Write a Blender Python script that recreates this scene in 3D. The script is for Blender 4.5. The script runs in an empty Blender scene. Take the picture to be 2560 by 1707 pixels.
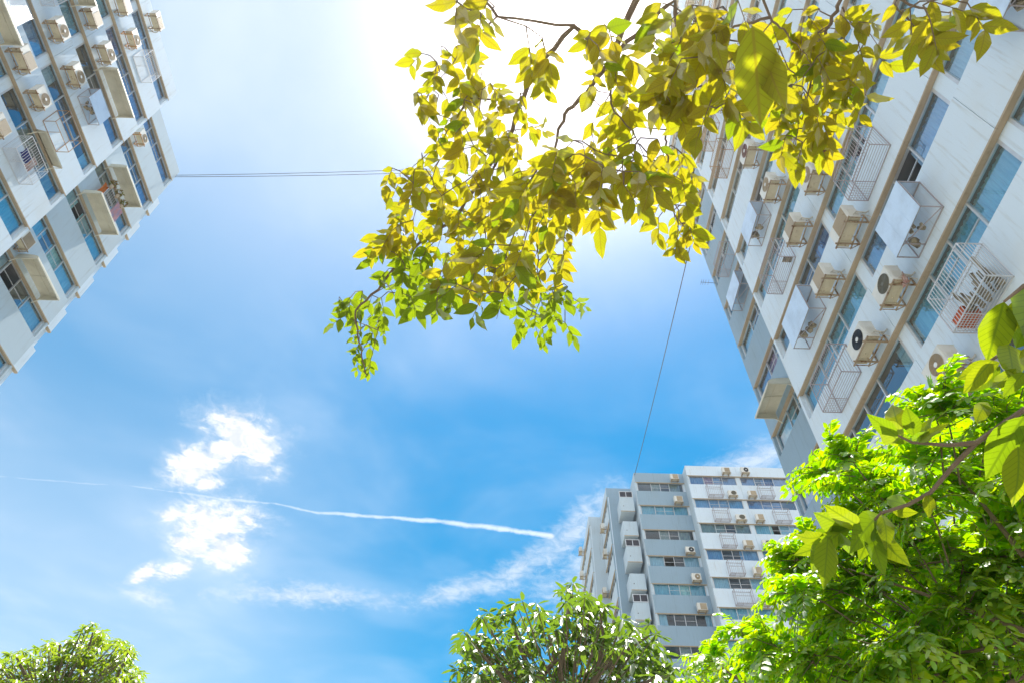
import bpy, math, random
import numpy as np
from mathutils import Vector, Matrix
random.seed(7); rng = np.random.default_rng(7)
R = math.radians
S = bpy.context.scene
COL = S.collection

# ------------------------------------------------------------------ camera
CAMZ = 1.6
YAW, PITCH, ROLL, FPX = 0.0087, 0.8720, 0.0207, 1695.5
fw = np.array([math.sin(YAW)*math.cos(PITCH), math.cos(YAW)*math.cos(PITCH), math.sin(PITCH)])
r0 = np.array([math.cos(YAW), -math.sin(YAW), 0.0]); u0 = np.cross(r0, fw)
rt = math.cos(ROLL)*r0 + math.sin(ROLL)*u0
up = -math.sin(ROLL)*r0 + math.cos(ROLL)*u0
cd = bpy.data.cameras.new('camera'); cam = bpy.data.objects.new('camera', cd); COL.objects.link(cam)
cd.sensor_width = 36; cd.lens = FPX/2560*36; cd.clip_start = 0.05; cd.clip_end = 3000
M = Matrix.Identity(4)
for i in range(3):
    M[i][0] = rt[i]; M[i][1] = up[i]; M[i][2] = -fw[i]
M[2][3] = CAMZ
cam.matrix_world = M
S.camera = cam
def ray(x, y):
    d = fw + rt*(x-1280)/FPX - up*(y-853.5)/FPX
    return d/np.linalg.norm(d)
def at(x, y, dist):
    return ray(x, y)*dist + np.array([0, 0, CAMZ])
def proj(P):
    P = np.atleast_2d(P) - np.array([0, 0, CAMZ]); d = P@fw
    return np.stack([1280+FPX*(P@rt)/d, 853.5-FPX*(P@up)/d], 1)

# ------------------------------------------------------------------ light
SUN = ray(1435, 30)
EL = math.asin(SUN[2]); AZ = math.atan2(SUN[0], SUN[1])
sl = bpy.data.lights.new('sun', 'SUN'); sl.energy = 5.0; sl.angle = R(0.53); sl.color = (1.0, 0.95, 0.86)
so = bpy.data.objects.new('sun', sl); COL.objects.link(so)
so.rotation_euler = Vector((-SUN[0], -SUN[1], -SUN[2])).to_track_quat('-Z', 'Y').to_euler()
S.view_settings.view_transform = 'Standard'; S.view_settings.look = 'None'
S.view_settings.exposure = 0.62; S.view_settings.gamma = 1.0
S.render.engine = 'CYCLES'
S.cycles.use_denoising = True
S.cycles.max_bounces = 8; S.cycles.transparent_max_bounces = 12; S.cycles.transmission_bounces = 4
S.cycles.sample_clamp_indirect = 6.0

# ------------------------------------------------------------------ node helpers
class NT:
    def __init__(s, tree): s.t = tree; s.n = tree.nodes; s.l = tree.links
    def add(s, kind, **kw):
        n = s.n.new(kind)
        for k, v in kw.items():
            if k == 'inp':
                for kk, vv in v.items(): s.set(n, kk, vv)
            else: setattr(n, k, v)
        return n
    def set(s, n, key, v):
        sock = n.inputs[key]
        if isinstance(v, bpy.types.NodeSocket): s.l.new(v, sock)
        elif isinstance(v, bpy.types.Node): s.l.new(v.outputs[0], sock)
        else: sock.default_value = v
    def math(s, op, a, b=0.0, c=0.0, clamp=False):
        n = s.n.new('ShaderNodeMath'); n.operation = op; n.use_clamp = clamp
        s.set(n, 0, a); s.set(n, 1, b)
        if op in ('MULTIPLY_ADD', 'SMOOTH_MAX', 'SMOOTH_MIN'): s.set(n, 2, c)
        return n.outputs[0]
    def vmath(s, op, a, b=None, out=0):
        n = s.n.new('ShaderNodeVectorMath'); n.operation = op
        s.set(n, 0, a)
        if b is not None: s.set(n, 1, b)
        return n.outputs[out]
    def smooth(s, v, lo, hi):
        n = s.n.new('ShaderNodeMapRange'); n.interpolation_type = 'SMOOTHSTEP'
        s.set(n, 'Value', v); s.set(n, 'From Min', lo); s.set(n, 'From Max', hi)
        return n.outputs[0]
    def mix(s, f, a, b, blend='MIX'):
        n = s.n.new('ShaderNodeMix'); n.data_type = 'RGBA'; n.blend_type = blend
        s.set(n, 0, f); s.set(n, 6, a); s.set(n, 7, b)
        return n.outputs[2]
    def noise(s, vec, scale, detail=4, rough=0.55, dist=0.0, w=None):
        n = s.n.new('ShaderNodeTexNoise')
        if w is not None: n.noise_dimensions = '4D'; s.set(n, 'W', w)
        s.set(n, 'Vector', vec); s.set(n, 'Scale', scale); s.set(n, 'Detail', detail)
        s.set(n, 'Roughness', rough); s.set(n, 'Distortion', dist)
        return n.outputs[0]

# ------------------------------------------------------------------ sky
W = bpy.data.worlds.new('World'); S.world = W; W.use_nodes = True
W.node_tree.nodes.clear()
w = NT(W.node_tree)
tc = w.add('ShaderNodeTexCoord'); D = tc.outputs['Generated']
sky = w.add('ShaderNodeTexSky', sky_type='NISHITA', sun_disc=False, sun_elevation=EL, sun_rotation=AZ,
            altitude=0.0, air_density=1.0, dust_density=0.8, ozone_density=1.0)
hs = w.add('ShaderNodeHueSaturation', inp={'Color': sky.outputs[0], 'Hue': 0.478, 'Saturation': 1.85, 'Value': 1.0})
SKYK = 0.114
skyc = w.vmath('SCALE', hs.outputs[0]); skyc.node.inputs['Scale'].default_value = SKYK
# bright aureole added to the sky round the sun, standing in for lens glare
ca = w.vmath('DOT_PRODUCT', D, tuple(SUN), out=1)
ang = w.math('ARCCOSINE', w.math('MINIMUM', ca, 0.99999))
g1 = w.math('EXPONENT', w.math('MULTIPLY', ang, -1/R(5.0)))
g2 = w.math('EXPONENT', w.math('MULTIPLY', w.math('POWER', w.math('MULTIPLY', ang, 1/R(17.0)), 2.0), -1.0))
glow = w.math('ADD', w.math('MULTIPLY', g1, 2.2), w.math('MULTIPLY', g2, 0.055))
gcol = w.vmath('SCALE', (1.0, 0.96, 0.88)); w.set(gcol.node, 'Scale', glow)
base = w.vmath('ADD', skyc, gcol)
# clouds: positions on a flat layer far overhead, p = d.xy / d.z
sx = w.add('ShaderNodeSeparateXYZ', inp={0: D})
dz = w.math('MAXIMUM', sx.outputs[2], 0.05)
cx = w.add('ShaderNodeCombineXYZ', inp={0: w.math('DIVIDE', sx.outputs[0], dz), 1: w.math('DIVIDE', sx.outputs[1], dz)})
Pl = cx.outputs[0]
n_big = w.noise(Pl, 9.0, 8, 0.62, 0.25)
n_fine = w.noise(Pl, 34.0, 6, 0.62, 0.4)
def lay(x, y):
    d = ray(x, y); return d[0]/d[2], d[1]/d[2]
def blob(x, y, rx, ry, rot=0.0):
    """soft elliptical patch of the cloud layer (1 in the middle, 0 at the rim)"""
    c = lay(x, y)
    a = np.array(lay(x+10, y))-np.array(c); b = np.array(lay(x, y+10))-np.array(c)
    J = np.stack([a, b], 1)/10
    cr, sr = math.cos(rot), math.sin(rot)
    E = J@np.array([[cr, -sr], [sr, cr]])@np.diag([rx, ry]); I = np.linalg.inv(E)
    q = w.vmath('SUBTRACT', Pl, (c[0], c[1], 0))
    u_ = w.vmath('DOT_PRODUCT', q, (I[0, 0], I[0, 1], 0), out=1)
    v_ = w.vmath('DOT_PRODUCT', q, (I[1, 0], I[1, 1], 0), out=1)
    l2 = w.math('SQRT', w.math('ADD', w.math('MULTIPLY', u_, u_), w.math('MULTIPLY', v_, v_)))
    return w.math('SUBTRACT', 1.0, l2)
def union(lst):
    r = lst[0]
    for b in lst[1:]: r = w.math('MAXIMUM', r, b)
    return r
n_mid = w.noise(Pl, 20.0, 5, 0.65, 0.8)
nn = w.math('ADD', w.math('ADD', w.math('MULTIPLY', w.math('SUBTRACT', n_big, 0.5), 1.2), w.math('MULTIPLY', w.math('SUBTRACT', n_mid, 0.5), 0.9)), w.math('MULTIPLY', w.math('SUBTRACT', n_fine, 0.5), 0.9))
cum = union([blob(612, 1085, 126, 74, 0.35), blob(655, 1125, 88, 60, 0.9), blob(490, 1165, 104, 68, -0.2), blob(560, 1125, 80, 50, -0.4), blob(520, 1205, 52, 30),
             blob(530, 1312, 138, 74, -0.1), blob(565, 1375, 72, 70, 1.2), blob(480, 1360, 80, 40, 0.2), blob(430, 1285, 44, 26), blob(360, 1432, 52, 22, -0.5), blob(440, 1420, 70, 26, -0.3)])
xc = w.math('ADD', cum, nn)
d_cum = w.math('MAXIMUM', w.smooth(xc, 0.0, 0.70), w.math('MULTIPLY', w.smooth(xc, -0.35, 0.5), 0.28))
st = union([blob(1150, 1475, 170, 34, -0.30), blob(1290, 1425, 120, 42, -0.55), blob(1420, 1340, 190, 60, -0.75), blob(1470, 1440, 190, 110, -0.5),
            blob(770, 1490, 260, 36, 0.03), blob(1890, 1150, 190, 52, -0.35), blob(1520, 1260, 90, 50, -0.5), blob(360, 1490, 80, 30, 0.3)])
d_st = w.math('MULTIPLY', w.smooth(w.math('ADD', st, w.math('MULTIPLY', nn, 1.05)), -0.15, 1.15), 0.56)
# vapour trail as a wobbly band
tr_pts = [(-60, 1186), (330, 1214), (560, 1247), (690, 1258), (790, 1280), (960, 1291), (1130, 1305), (1375, 1338)]
wob = w.add('ShaderNodeTexNoise', inp={'Vector': Pl, 'Scale': 14.0, 'Detail': 3.0})
wv = w.vmath('SCALE', w.vmath('SUBTRACT', wob.outputs['Color'], (0.5, 0.5, 0.5))); wv.node.inputs['Scale'].default_value = 0.016
Pw = w.vmath('ADD', Pl, wv)
dmin = None
for (a, b) in zip(tr_pts[:-1], tr_pts[1:]):
    A = np.array(lay(*a)); B = np.array(lay(*b)); AB = B-A; L2 = AB@AB
    q = w.vmath('SUBTRACT', Pw, (A[0], A[1], 0))
    t = w.math('DIVIDE', w.vmath('DOT_PRODUCT', q, (AB[0], AB[1], 0), out=1), L2, clamp=True)
    pr_ = w.vmath('SCALE', (AB[0], AB[1], 0)); w.set(pr_.node, 'Scale', t)
    dd = w.vmath('LENGTH', w.vmath('SUBTRACT', q, pr_), out=1)
    dmin = dd if dmin is None else w.math('MINIMUM', dmin, dd)
px_ = np.linalg.norm(np.array(lay(1000, 1290))-np.array(lay(1000, 1300)))/10
along = w.smooth(sx.outputs[0], -0.6, 0.05)
wid = w.math('MULTIPLY_ADD', along, px_*5.5, px_*4.5)
d_tr = w.math('SUBTRACT', 1.0, w.math('DIVIDE', dmin, wid))
d_tr = w.smooth(w.math('ADD', d_tr, w.math('MULTIPLY', nn, 0.85)), 0.0, 1.0)
d_tr = w.math('MULTIPLY', d_tr, w.math('MULTIPLY_ADD', along, 0.26, 0.38))
# thin veil
n_v = w.noise(Pl, 2.2, 4, 0.5, 0.3)
d_v = w.math('MULTIPLY', w.smooth(n_v, 0.38, 0.85), 0.24)
left = w.math('MULTIPLY', w.smooth(sx.outputs[0], 0.05, -0.45), w.math('MULTIPLY_ADD', w.smooth(sx.outputs[2], 0.62, 0.90), 0.28, 0.12))
# unseen haze and cloud, low and behind the viewer, added as fill light
low = w.math('MULTIPLY', w.smooth(sx.outputs[2], 0.42, 0.10), 0.75)
n_back = w.noise(Pl, 1.3, 6, 0.6, 0.3)
back = w.math('MULTIPLY', w.smooth(sx.outputs[1], 0.02, -0.35), w.smooth(n_back, 0.35, 0.55))
side = w.math('MULTIPLY', w.smooth(sx.outputs[0], -0.05, -0.45), w.math('MULTIPLY', w.smooth(sx.outputs[2], 0.66, 0.40), 0.22))
far_ = w.math('MAXIMUM', w.math('MAXIMUM', low, back), side)
thin = w.math('ADD', w.math('ADD', d_v, left), far_, clamp=True)
dens = w.math('MAXIMUM', w.math('MAXIMUM', d_cum, d_st), w.math('MAXIMUM', d_tr, thin))
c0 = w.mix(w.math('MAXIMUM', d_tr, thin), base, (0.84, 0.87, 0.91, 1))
ccol = w.mix(w.math('MAXIMUM', d_cum, d_st), c0, w.mix(w.smooth(n_mid, 0.35, 0.62), (0.56, 0.60, 0.66, 1), (0.76, 0.77, 0.78, 1)))
bg = w.add('ShaderNodeBackground', inp={'Color': ccol, 'Strength': 1.0})
wo = w.add('ShaderNodeOutputWorld', inp={'Surface': bg.outputs[0]})

# ------------------------------------------------------------------ materials
MATS = {}
def mat(name, fn):
    if name not in MATS:
        m = bpy.data.materials.new(name); m.use_nodes = True; m.node_tree.nodes.clear()
        n = NT(m.node_tree); out = n.add('ShaderNodeOutputMaterial')
        n.set(out, 'Surface', fn(n)); MATS[name] = m
    return MATS[name]
def princ(n, col, rough=0.6, spec=0.4, metal=0.0, bump=None, bstr=0.2):
    p = n.add('ShaderNodeBsdfPrincipled', inp={'Base Color': col, 'Roughness': rough, 'Metallic': metal, 'Specular IOR Level': spec})
    if bump is not None:
        b = n.add('ShaderNodeBump', inp={'Strength': bstr, 'Distance': 0.02, 'Height': bump}); n.set(p, 'Normal', b.outputs[0])
    return p.outputs[0]
def gpos(n): return n.add('ShaderNodeNewGeometry').outputs['Position']
def c4(c): return (c[0], c[1], c[2], 1)
def paint(col, stain, amt=0.5):
    def f(n):
        p = gpos(n)
        a = n.noise(p, 0.55, 5, 0.6)
        mp = n.add('ShaderNodeMapping', inp={'Vector': p, 'Scale': (5.0, 5.0, 0.35)})
        b = n.noise(mp.outputs[0], 1.6, 6, 0.65)
        c = n.noise(p, 22.0, 3, 0.6)
        f1 = n.math('MULTIPLY', n.smooth(b, 0.52, 0.80), amt)
        f2 = n.math('MULTIPLY', n.smooth(a, 0.45, 0.75), amt*0.55)
        k = n.mix(f2, c4(col), c4(stain)); k = n.mix(f1, k, c4([x*0.72 for x in stain]))
        mr = n.add('ShaderNodeMapping', inp={'Vector': p, 'Scale': (9.0, 9.0, 0.5)})
        rr_ = n.math('MULTIPLY', n.smooth(n.noise(mr.outputs[0], 1.3, 4, 0.6), 0.64, 0.80), n.smooth(n.noise(p, 0.9, 2), 0.45, 0.62))
        k = n.mix(n.math('MULTIPLY', rr_, 0.55*amt), k, (0.34, 0.25, 0.16, 1))
        k = n.mix(n.math('MULTIPLY', n.smooth(c, 0.62, 0.8), 0.25*amt), k, c4([x*0.8 for x in stain]))
        return princ(n, k, 0.75, 0.25, bump=c, bstr=0.08)
    return f
m_white = mat('white_paint', paint((0.66, 0.76, 0.85), (0.62, 0.64, 0.62), 0.7))
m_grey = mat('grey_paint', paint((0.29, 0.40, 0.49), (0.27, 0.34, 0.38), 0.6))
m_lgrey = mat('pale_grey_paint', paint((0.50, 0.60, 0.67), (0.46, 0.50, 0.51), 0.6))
m_tan = mat('tan_trim', paint((0.44, 0.35, 0.25), (0.32, 0.25, 0.17), 0.6))
m_alu = mat('window_aluminium', lambda n: princ(n, n.mix(n.noise(gpos(n), 6, 3), (0.50, 0.52, 0.54, 1), (0.68, 0.70, 0.72, 1)), 0.4, 0.5, 0.35))
m_in = mat('dim_room', lambda n: princ(n, n.mix(n.noise(gpos(n), 0.8, 2), (0.10, 0.11, 0.13, 1), (0.22, 0.22, 0.23, 1)), 0.9, 0.1))  # dark tone stands for the unlit rooms behind the windows
def glass(n):
    fr = n.add('ShaderNodeFresnel', inp={'IOR': 1.5})
    bp = n.noise(gpos(n), 0.7, 2)
    b = n.add('ShaderNodeBump', inp={'Strength': 0.05, 'Distance': 0.1, 'Height': bp})
    n.set(fr, 'Normal', b.outputs[0])
    gl = n.add('ShaderNodeBsdfGlossy', inp={'Color': (0.9, 0.95, 1, 1), 'Roughness': 0.02, 'Normal': b.outputs[0]})
    tr = n.add('ShaderNodeBsdfTransparent', inp={'Color': (0.55, 0.80, 0.92, 1)})
    mx = n.add('ShaderNodeMixShader', inp={0: n.math('MINIMUM', n.math('MULTIPLY_ADD', fr.outputs[0], 0.55, 0.03), 0.30) , 1: tr.outputs[0], 2: gl.outputs[0]})
    return mx.outputs[0]
m_glass = mat('tinted_glass', glass)
def cloth(col, col2, sc=7.0):
    def f(n):
        p = gpos(n)
        mp = n.add('ShaderNodeMapping', inp={'Vector': p, 'Scale': (1, 1, 0.15)})
        k = n.mix(n.smooth(n.noise(mp.outputs[0], sc, 3), 0.4, 0.65), c4(col), c4(col2))
        d = n.add('ShaderNodeBsdfDiffuse', inp={'Color': k}); t = n.add('ShaderNodeBsdfTranslucent', inp={'Color': k})
        return n.add('ShaderNodeMixShader', inp={0: 0.25, 1: d.outputs[0], 2: t.outputs[0]}).outputs[0]
    return f
CURT = [mat('curtain_teal', cloth((0.42, 0.72, 0.76), (0.30, 0.60, 0.68))), mat('curtain_white', cloth((0.72, 0.78, 0.80), (0.60, 0.68, 0.72))),
        mat('curtain_blue', cloth((0.16, 0.30, 0.55), (0.10, 0.20, 0.42))), mat('curtain_mauve', cloth((0.48, 0.42, 0.58), (0.30, 0.30, 0.48), 12)),
        mat('curtain_sand', cloth((0.52, 0.44, 0.34), (0.35, 0.30, 0.28), 12)), mat('curtain_sky', cloth((0.36, 0.55, 0.75), (0.25, 0.42, 0.66)))]
def metalpaint(col, rust, lo=0.62, hi=0.72, rough=0.5):
    def f(n):
        p = n.add('ShaderNodeTexCoord').outputs['Object']
        oi = n.add('ShaderNodeObjectInfo').outputs['Random']
        q = n.vmath('ADD', p, n.vmath('SCALE', (31.0, 17.0, 9.0)))
        n.set(q.node.inputs[1].links[0].from_node, 'Scale', oi)
        a = n.noise(q, 5.0, 6, 0.7); b = n.noise(q, 1.8, 3)
        k = n.mix(n.smooth(b, 0.4, 0.7), c4(col), c4([x*0.86 for x in col]))
        k = n.mix(n.smooth(a, lo, hi), k, c4(rust))
        return princ(n, k, rough, 0.4)
    return f
m_ac = mat('ac_enamel', metalpaint((0.74, 0.72, 0.66), (0.36, 0.22, 0.10), 0.66, 0.78, 0.4))
m_acb = mat('ac_base_plate', metalpaint((0.62, 0.55, 0.40), (0.25, 0.13, 0.05), 0.58, 0.72))
m_fant = mat('fan_guard_tan', metalpaint((0.42, 0.33, 0.22), (0.26, 0.18, 0.10)))
m_fand = mat('fan_guard_black', metalpaint((0.03, 0.035, 0.045), (0.05, 0.04, 0.03)))
m_fanr = mat('fan_guard_maroon', metalpaint((0.16, 0.05, 0.04), (0.09, 0.04, 0.03)))
m_fano = mat('fan_guard_olive', metalpaint((0.16, 0.15, 0.11), (0.10, 0.09, 0.06)))
m_hub = mat('fan_hub_white', metalpaint((0.78, 0.78, 0.76), (0.5, 0.4, 0.3)))
m_rust = mat('rusty_bracket', metalpaint((0.40, 0.30, 0.20), (0.16, 0.08, 0.03), 0.5, 0.62))
m_orust = mat('orange_rusty_bracket', metalpaint((0.52, 0.26, 0.09), (0.25, 0.10, 0.03), 0.5, 0.62))
m_pipe = mat('pipe_lagging', metalpaint((0.55, 0.52, 0.46), (0.3, 0.25, 0.2)))
m_cagew = mat('cage_white', metalpaint((0.60, 0.62, 0.66), (0.30, 0.18, 0.10), 0.62, 0.72))
m_cagem = mat('cage_mauve', metalpaint((0.40, 0.36, 0.38), (0.22, 0.12, 0.08), 0.58, 0.7))
m_cageb = mat('cage_brown', metalpaint((0.36, 0.22, 0.12), (0.18, 0.08, 0.04), 0.55, 0.68))
m_panel = mat('panel_sheet', metalpaint((0.60, 0.74, 0.92), (0.42, 0.52, 0.66), 0.55, 0.9, 0.45))
m_awn = mat('awning_metal', metalpaint((0.66, 0.62, 0.50), (0.44, 0.38, 0.26), 0.60, 0.85))
m_plas = mat('white_plastic_wrap', lambda n: princ(n, (0.86, 0.89, 0.93, 1), 0.25, 0.6, bump=n.noise(gpos(n), 9, 4, 0.6, 1.2), bstr=1.0))
m_orange = mat('orange_cloth', cloth((0.62, 0.20, 0.06), (0.50, 0.14, 0.04)))
m_pink = mat('pink_floral_cloth', cloth((0.62, 0.34, 0.36), (0.40, 0.36, 0.50), 14))
m_pinkrag = mat('dotted_rag', cloth((0.60, 0.50, 0.46), (0.45, 0.20, 0.16), 30))
m_navy = mat('navy_cloth', cloth((0.05, 0.06, 0.22), (0.03, 0.04, 0.14)))
m_junk = mat('cardboard_junk', metalpaint((0.34, 0.29, 0.20), (0.12, 0.10, 0.07), 0.45, 0.6))
m_maroon = mat('maroon_cover', cloth((0.20, 0.06, 0.05), (0.12, 0.04, 0.04)))
m_cable = mat('cable_rubber', lambda n: princ(n, n.mix(n.noise(gpos(n), 2, 2), (0.05, 0.06, 0.07, 1), (0.10, 0.11, 0.12, 1)), 0.6))
m_gar = mat('potted_leaves', cloth((0.18, 0.22, 0.04), (0.28, 0.10, 0.07), 16))
def bark(n):
    p = gpos(n); a = n.noise(p, 26, 6, 0.7, 0.5)
    return princ(n, n.mix(a, (0.09, 0.065, 0.045, 1), (0.26, 0.20, 0.15, 1)), 0.85, 0.2, bump=a, bstr=0.5)
m_bark = mat('bark', bark)
def leafmat(dif, tra, var, gloss=0.35, tw=0.55, rough=0.35, veins=True):
    def f(n):
        g = n.add('ShaderNodeNewGeometry'); ri = g.outputs['Random Per Island']
        uv = n.add('ShaderNodeUVMap', uv_map='UVMap').outputs[0]
        sp = n.add('ShaderNodeSeparateXYZ', inp={0: uv})
        t, s_ = sp.outputs[0], sp.outputs[1]
        as_ = n.math('ABSOLUTE', s_)
        kd = n.mix(ri, c4(dif), c4(var[0])); kt = n.mix(ri, c4(tra), c4(var[1]))
        if veins:
            rib = n.smooth(as_, 0.10, 0.03)
            vv = n.math('SINE', n.math('MULTIPLY', n.math('SUBTRACT', t, n.math('MULTIPLY', as_, 0.22)), 62.0))
            vn = n.math('MULTIPLY', n.smooth(vv, 0.82, 1.0), 0.50)
            vf = n.math('MAXIMUM', n.math('MULTIPLY', rib, 0.75), vn)
            blot = n.math('MULTIPLY', n.smooth(n.noise(g.outputs['Position'], 38, 4, 0.65), 0.55, 0.78), 0.35)
            kt = n.mix(vf, kt, c4([x*0.45 for x in tra]))
            kt = n.mix(blot, kt, c4([tra[0]*0.9, tra[1]*0.68, tra[2]]))
            kd = n.mix(n.math('MULTIPLY', rib, 0.5), kd, c4([min(1, x*2.2) for x in dif]))
        d = n.add('ShaderNodeBsdfDiffuse', inp={'Color': kd}); tl = n.add('ShaderNodeBsdfTranslucent', inp={'Color': kt})
        m1 = n.add('ShaderNodeMixShader', inp={0: tw, 1: d.outputs[0], 2: tl.outputs[0]})
        gl = n.add('ShaderNodeBsdfGlossy', inp={'Color': (1, 1, 1, 1), 'Roughness': rough})
        fr = n.add('ShaderNodeFresnel', inp={'IOR': 1.45})
        m2 = n.add('ShaderNodeMixShader', inp={0: n.math('MULTIPLY', fr.outputs[0], gloss), 1: m1.outputs[0], 2: gl.outputs[0]})
        return m2.outputs[0]
    return f
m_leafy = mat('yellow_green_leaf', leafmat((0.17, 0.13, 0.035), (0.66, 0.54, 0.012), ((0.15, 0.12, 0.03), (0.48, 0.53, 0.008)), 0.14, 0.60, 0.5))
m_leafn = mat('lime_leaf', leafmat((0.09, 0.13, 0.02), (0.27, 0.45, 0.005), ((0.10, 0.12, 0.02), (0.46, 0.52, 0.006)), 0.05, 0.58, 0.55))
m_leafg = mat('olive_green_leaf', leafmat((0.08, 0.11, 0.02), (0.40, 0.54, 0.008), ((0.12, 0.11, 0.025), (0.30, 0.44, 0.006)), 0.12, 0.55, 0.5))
m_leafr = mat('bright_green_leaf', leafmat((0.04, 0.13, 0.004), (0.28, 0.66, 0.001), ((0.08, 0.16, 0.004), (0.62, 0.78, 0.001)), 0.14, 0.62, 0.5, False))
m_leafm = mat('glossy_green_leaf', leafmat((0.05, 0.09, 0.03), (0.24, 0.42, 0.02), ((0.08, 0.11, 0.035), (0.28, 0.46, 0.02)), 0.38, 0.42, 0.45, False))
m_leafl = mat('mid_green_leaf', leafmat((0.05, 0.10, 0.025), (0.34, 0.55, 0.02), ((0.08, 0.12, 0.02), (0.50, 0.62, 0.02)), 0.28, 0.5, 0.48, False))
def ground(n):
    p = gpos(n); a = n.noise(p, 0.25, 5); b = n.noise(p, 6, 5)
    br = n.add('ShaderNodeTexBrick', inp={'Vector': p, 'Scale': 1.6, 'Mortar Size': 0.012, 'Color1': (0.40, 0.375, 0.325, 1), 'Color2': (0.35, 0.33, 0.285, 1), 'Mortar': (0.22, 0.18, 0.13, 1)})
    k = n.mix(n.math('MULTIPLY', a, 0.5), br.outputs[0], (0.26, 0.26, 0.20, 1))
    return princ(n, k, 0.9, 0.2, bump=b, bstr=0.2)
m_ground = mat('sandy_paving', ground)

# ------------------------------------------------------------------ mesh helpers
class MB:
    def __init__(s): s.v = []; s.f = []; s.m = []; s.cur = 0
    def quad(s, a, b, c, d): i = len(s.v); s.v += [a, b, c, d]; s.f.append((i, i+1, i+2, i+3)); s.m.append(s.cur)
    def box(s, x0, x1, y0, y1, z0, z1):
        i = len(s.v)
        s.v += [(x0, y0, z0), (x1, y0, z0), (x1, y1, z0), (x0, y1, z0), (x0, y0, z1), (x1, y0, z1), (x1, y1, z1), (x0, y1, z1)]
        for q in ((3, 2, 1, 0), (4, 5, 6, 7), (0, 1, 5, 4), (1, 2, 6, 5), (2, 3, 7, 6), (3, 0, 4, 7)):
            s.f.append(tuple(i+k for k in q)); s.m.append(s.cur)
    def bar(s, a, b, t, t2=None):
        s.tube([a, b], t*0.62, 4)
    def tube(s, pts, r, n=6, cap=True):
        pts = [Vector(p) for p in pts]; rings = []
        rs = r if isinstance(r, (list, tuple)) else [r]*len(pts)
        prev = None
        for i, p in enumerate(pts):
            d = (pts[min(i+1, len(pts)-1)]-pts[max(i-1, 0)])
            d = d.normalized() if d.length > 1e-9 else Vector((0, 0, 1))
            if prev is None:
                a = d.cross(Vector((0, 0, 1)) if abs(d.z) < 0.9 else Vector((1, 0, 0))).normalized()
            else:
                a = prev-d*prev.dot(d); a = a.normalized() if a.length > 1e-6 else d.orthogonal().normalized()
            prev = a; b = d.cross(a)
            k = len(s.v); rings.append(k)
            for j in range(n):
                t = 2*math.pi*(j+0.5)/n
                s.v.append(tuple(p+(a*math.cos(t)+b*math.sin(t))*rs[i]))
        for i in range(len(rings)-1):
            for j in range(n):
                s.f.append((rings[i]+j, rings[i]+(j+1) % n, rings[i+1]+(j+1) % n, rings[i+1]+j)); s.m.append(s.cur)
        if cap:
            s.f.append(tuple(rings[0]+j for j in reversed(range(n)))); s.m.append(s.cur)
            s.f.append(tuple(rings[-1]+j for j in range(n))); s.m.append(s.cur)
    def disc(s, c, r, n=20, r_in=0.0, thick=0.02):
        """ring or disc lying in the local xz plane, facing +y"""
        x, y, z = c; k = len(s.v)
        for rr in (r, max(r_in, 0.001)):
            for yy in (y, y+thick):
                for j in range(n):
                    t = 2*math.pi*j/n; s.v.append((x+rr*math.cos(t), yy, z+rr*math.sin(t)))
        for j in range(n):
            q = (j+1) % n
            s.f.append((k+n+j, k+3*n+j, k+3*n+q, k+n+q)); s.m.append(s.cur)
            s.f.append((k+j, k+n+j, k+n+q, k+q)); s.m.append(s.cur)
            s.f.append((k+2*n+j, k+2*n+q, k+3*n+q, k+3*n+j)); s.m.append(s.cur)
    def mesh(s, name, mats, bevel=0):
        me = bpy.data.meshes.new(name)
        me.from_pydata(s.v, [], s.f)
        for m in (mats if isinstance(mats, (list, tuple)) else [mats]): me.materials.append(m)
        me.polygons.foreach_set('material_index', s.m); me.update()
        return me
def link(name, data, parent=None, loc=(0, 0, 0), rz=0.0):
    o = bpy.data.objects.new(name, data); COL.objects.link(o)
    o.parent = parent; o.location = loc; o.rotation_euler = (0, 0, rz)
    return o
def tag(o, label=None, cat=None, group=None, kind=None):
    if label: o['label'] = label
    if cat: o['category'] = cat
    if group: o['group'] = group
    if kind: o['kind'] = kind
    return o
KIDS = {}
def part(name, me, parent, loc=(0, 0, 0), rz=0.0):
    o = link(name, me, parent, loc, rz); KIDS.setdefault(parent.name, []).append(o); return o
def copy_tree(o, parent=None):
    c = o.copy(); COL.objects.link(c); c.parent = parent
    for ch in list(KIDS.get(o.name, [])):
        d = copy_tree(ch, c); KIDS.setdefault(c.name, []).append(d)
    return c

# ------------------------------------------------------------------ setting
g = MB(); g.quad((-900, -900, 0), (900, -900, 0), (900, 900, 0), (-900, 900, 0))
tag(link('ground', g.mesh('ground', m_ground)), 'sandy paved ground below the towers', 'ground', kind='structure')

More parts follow.
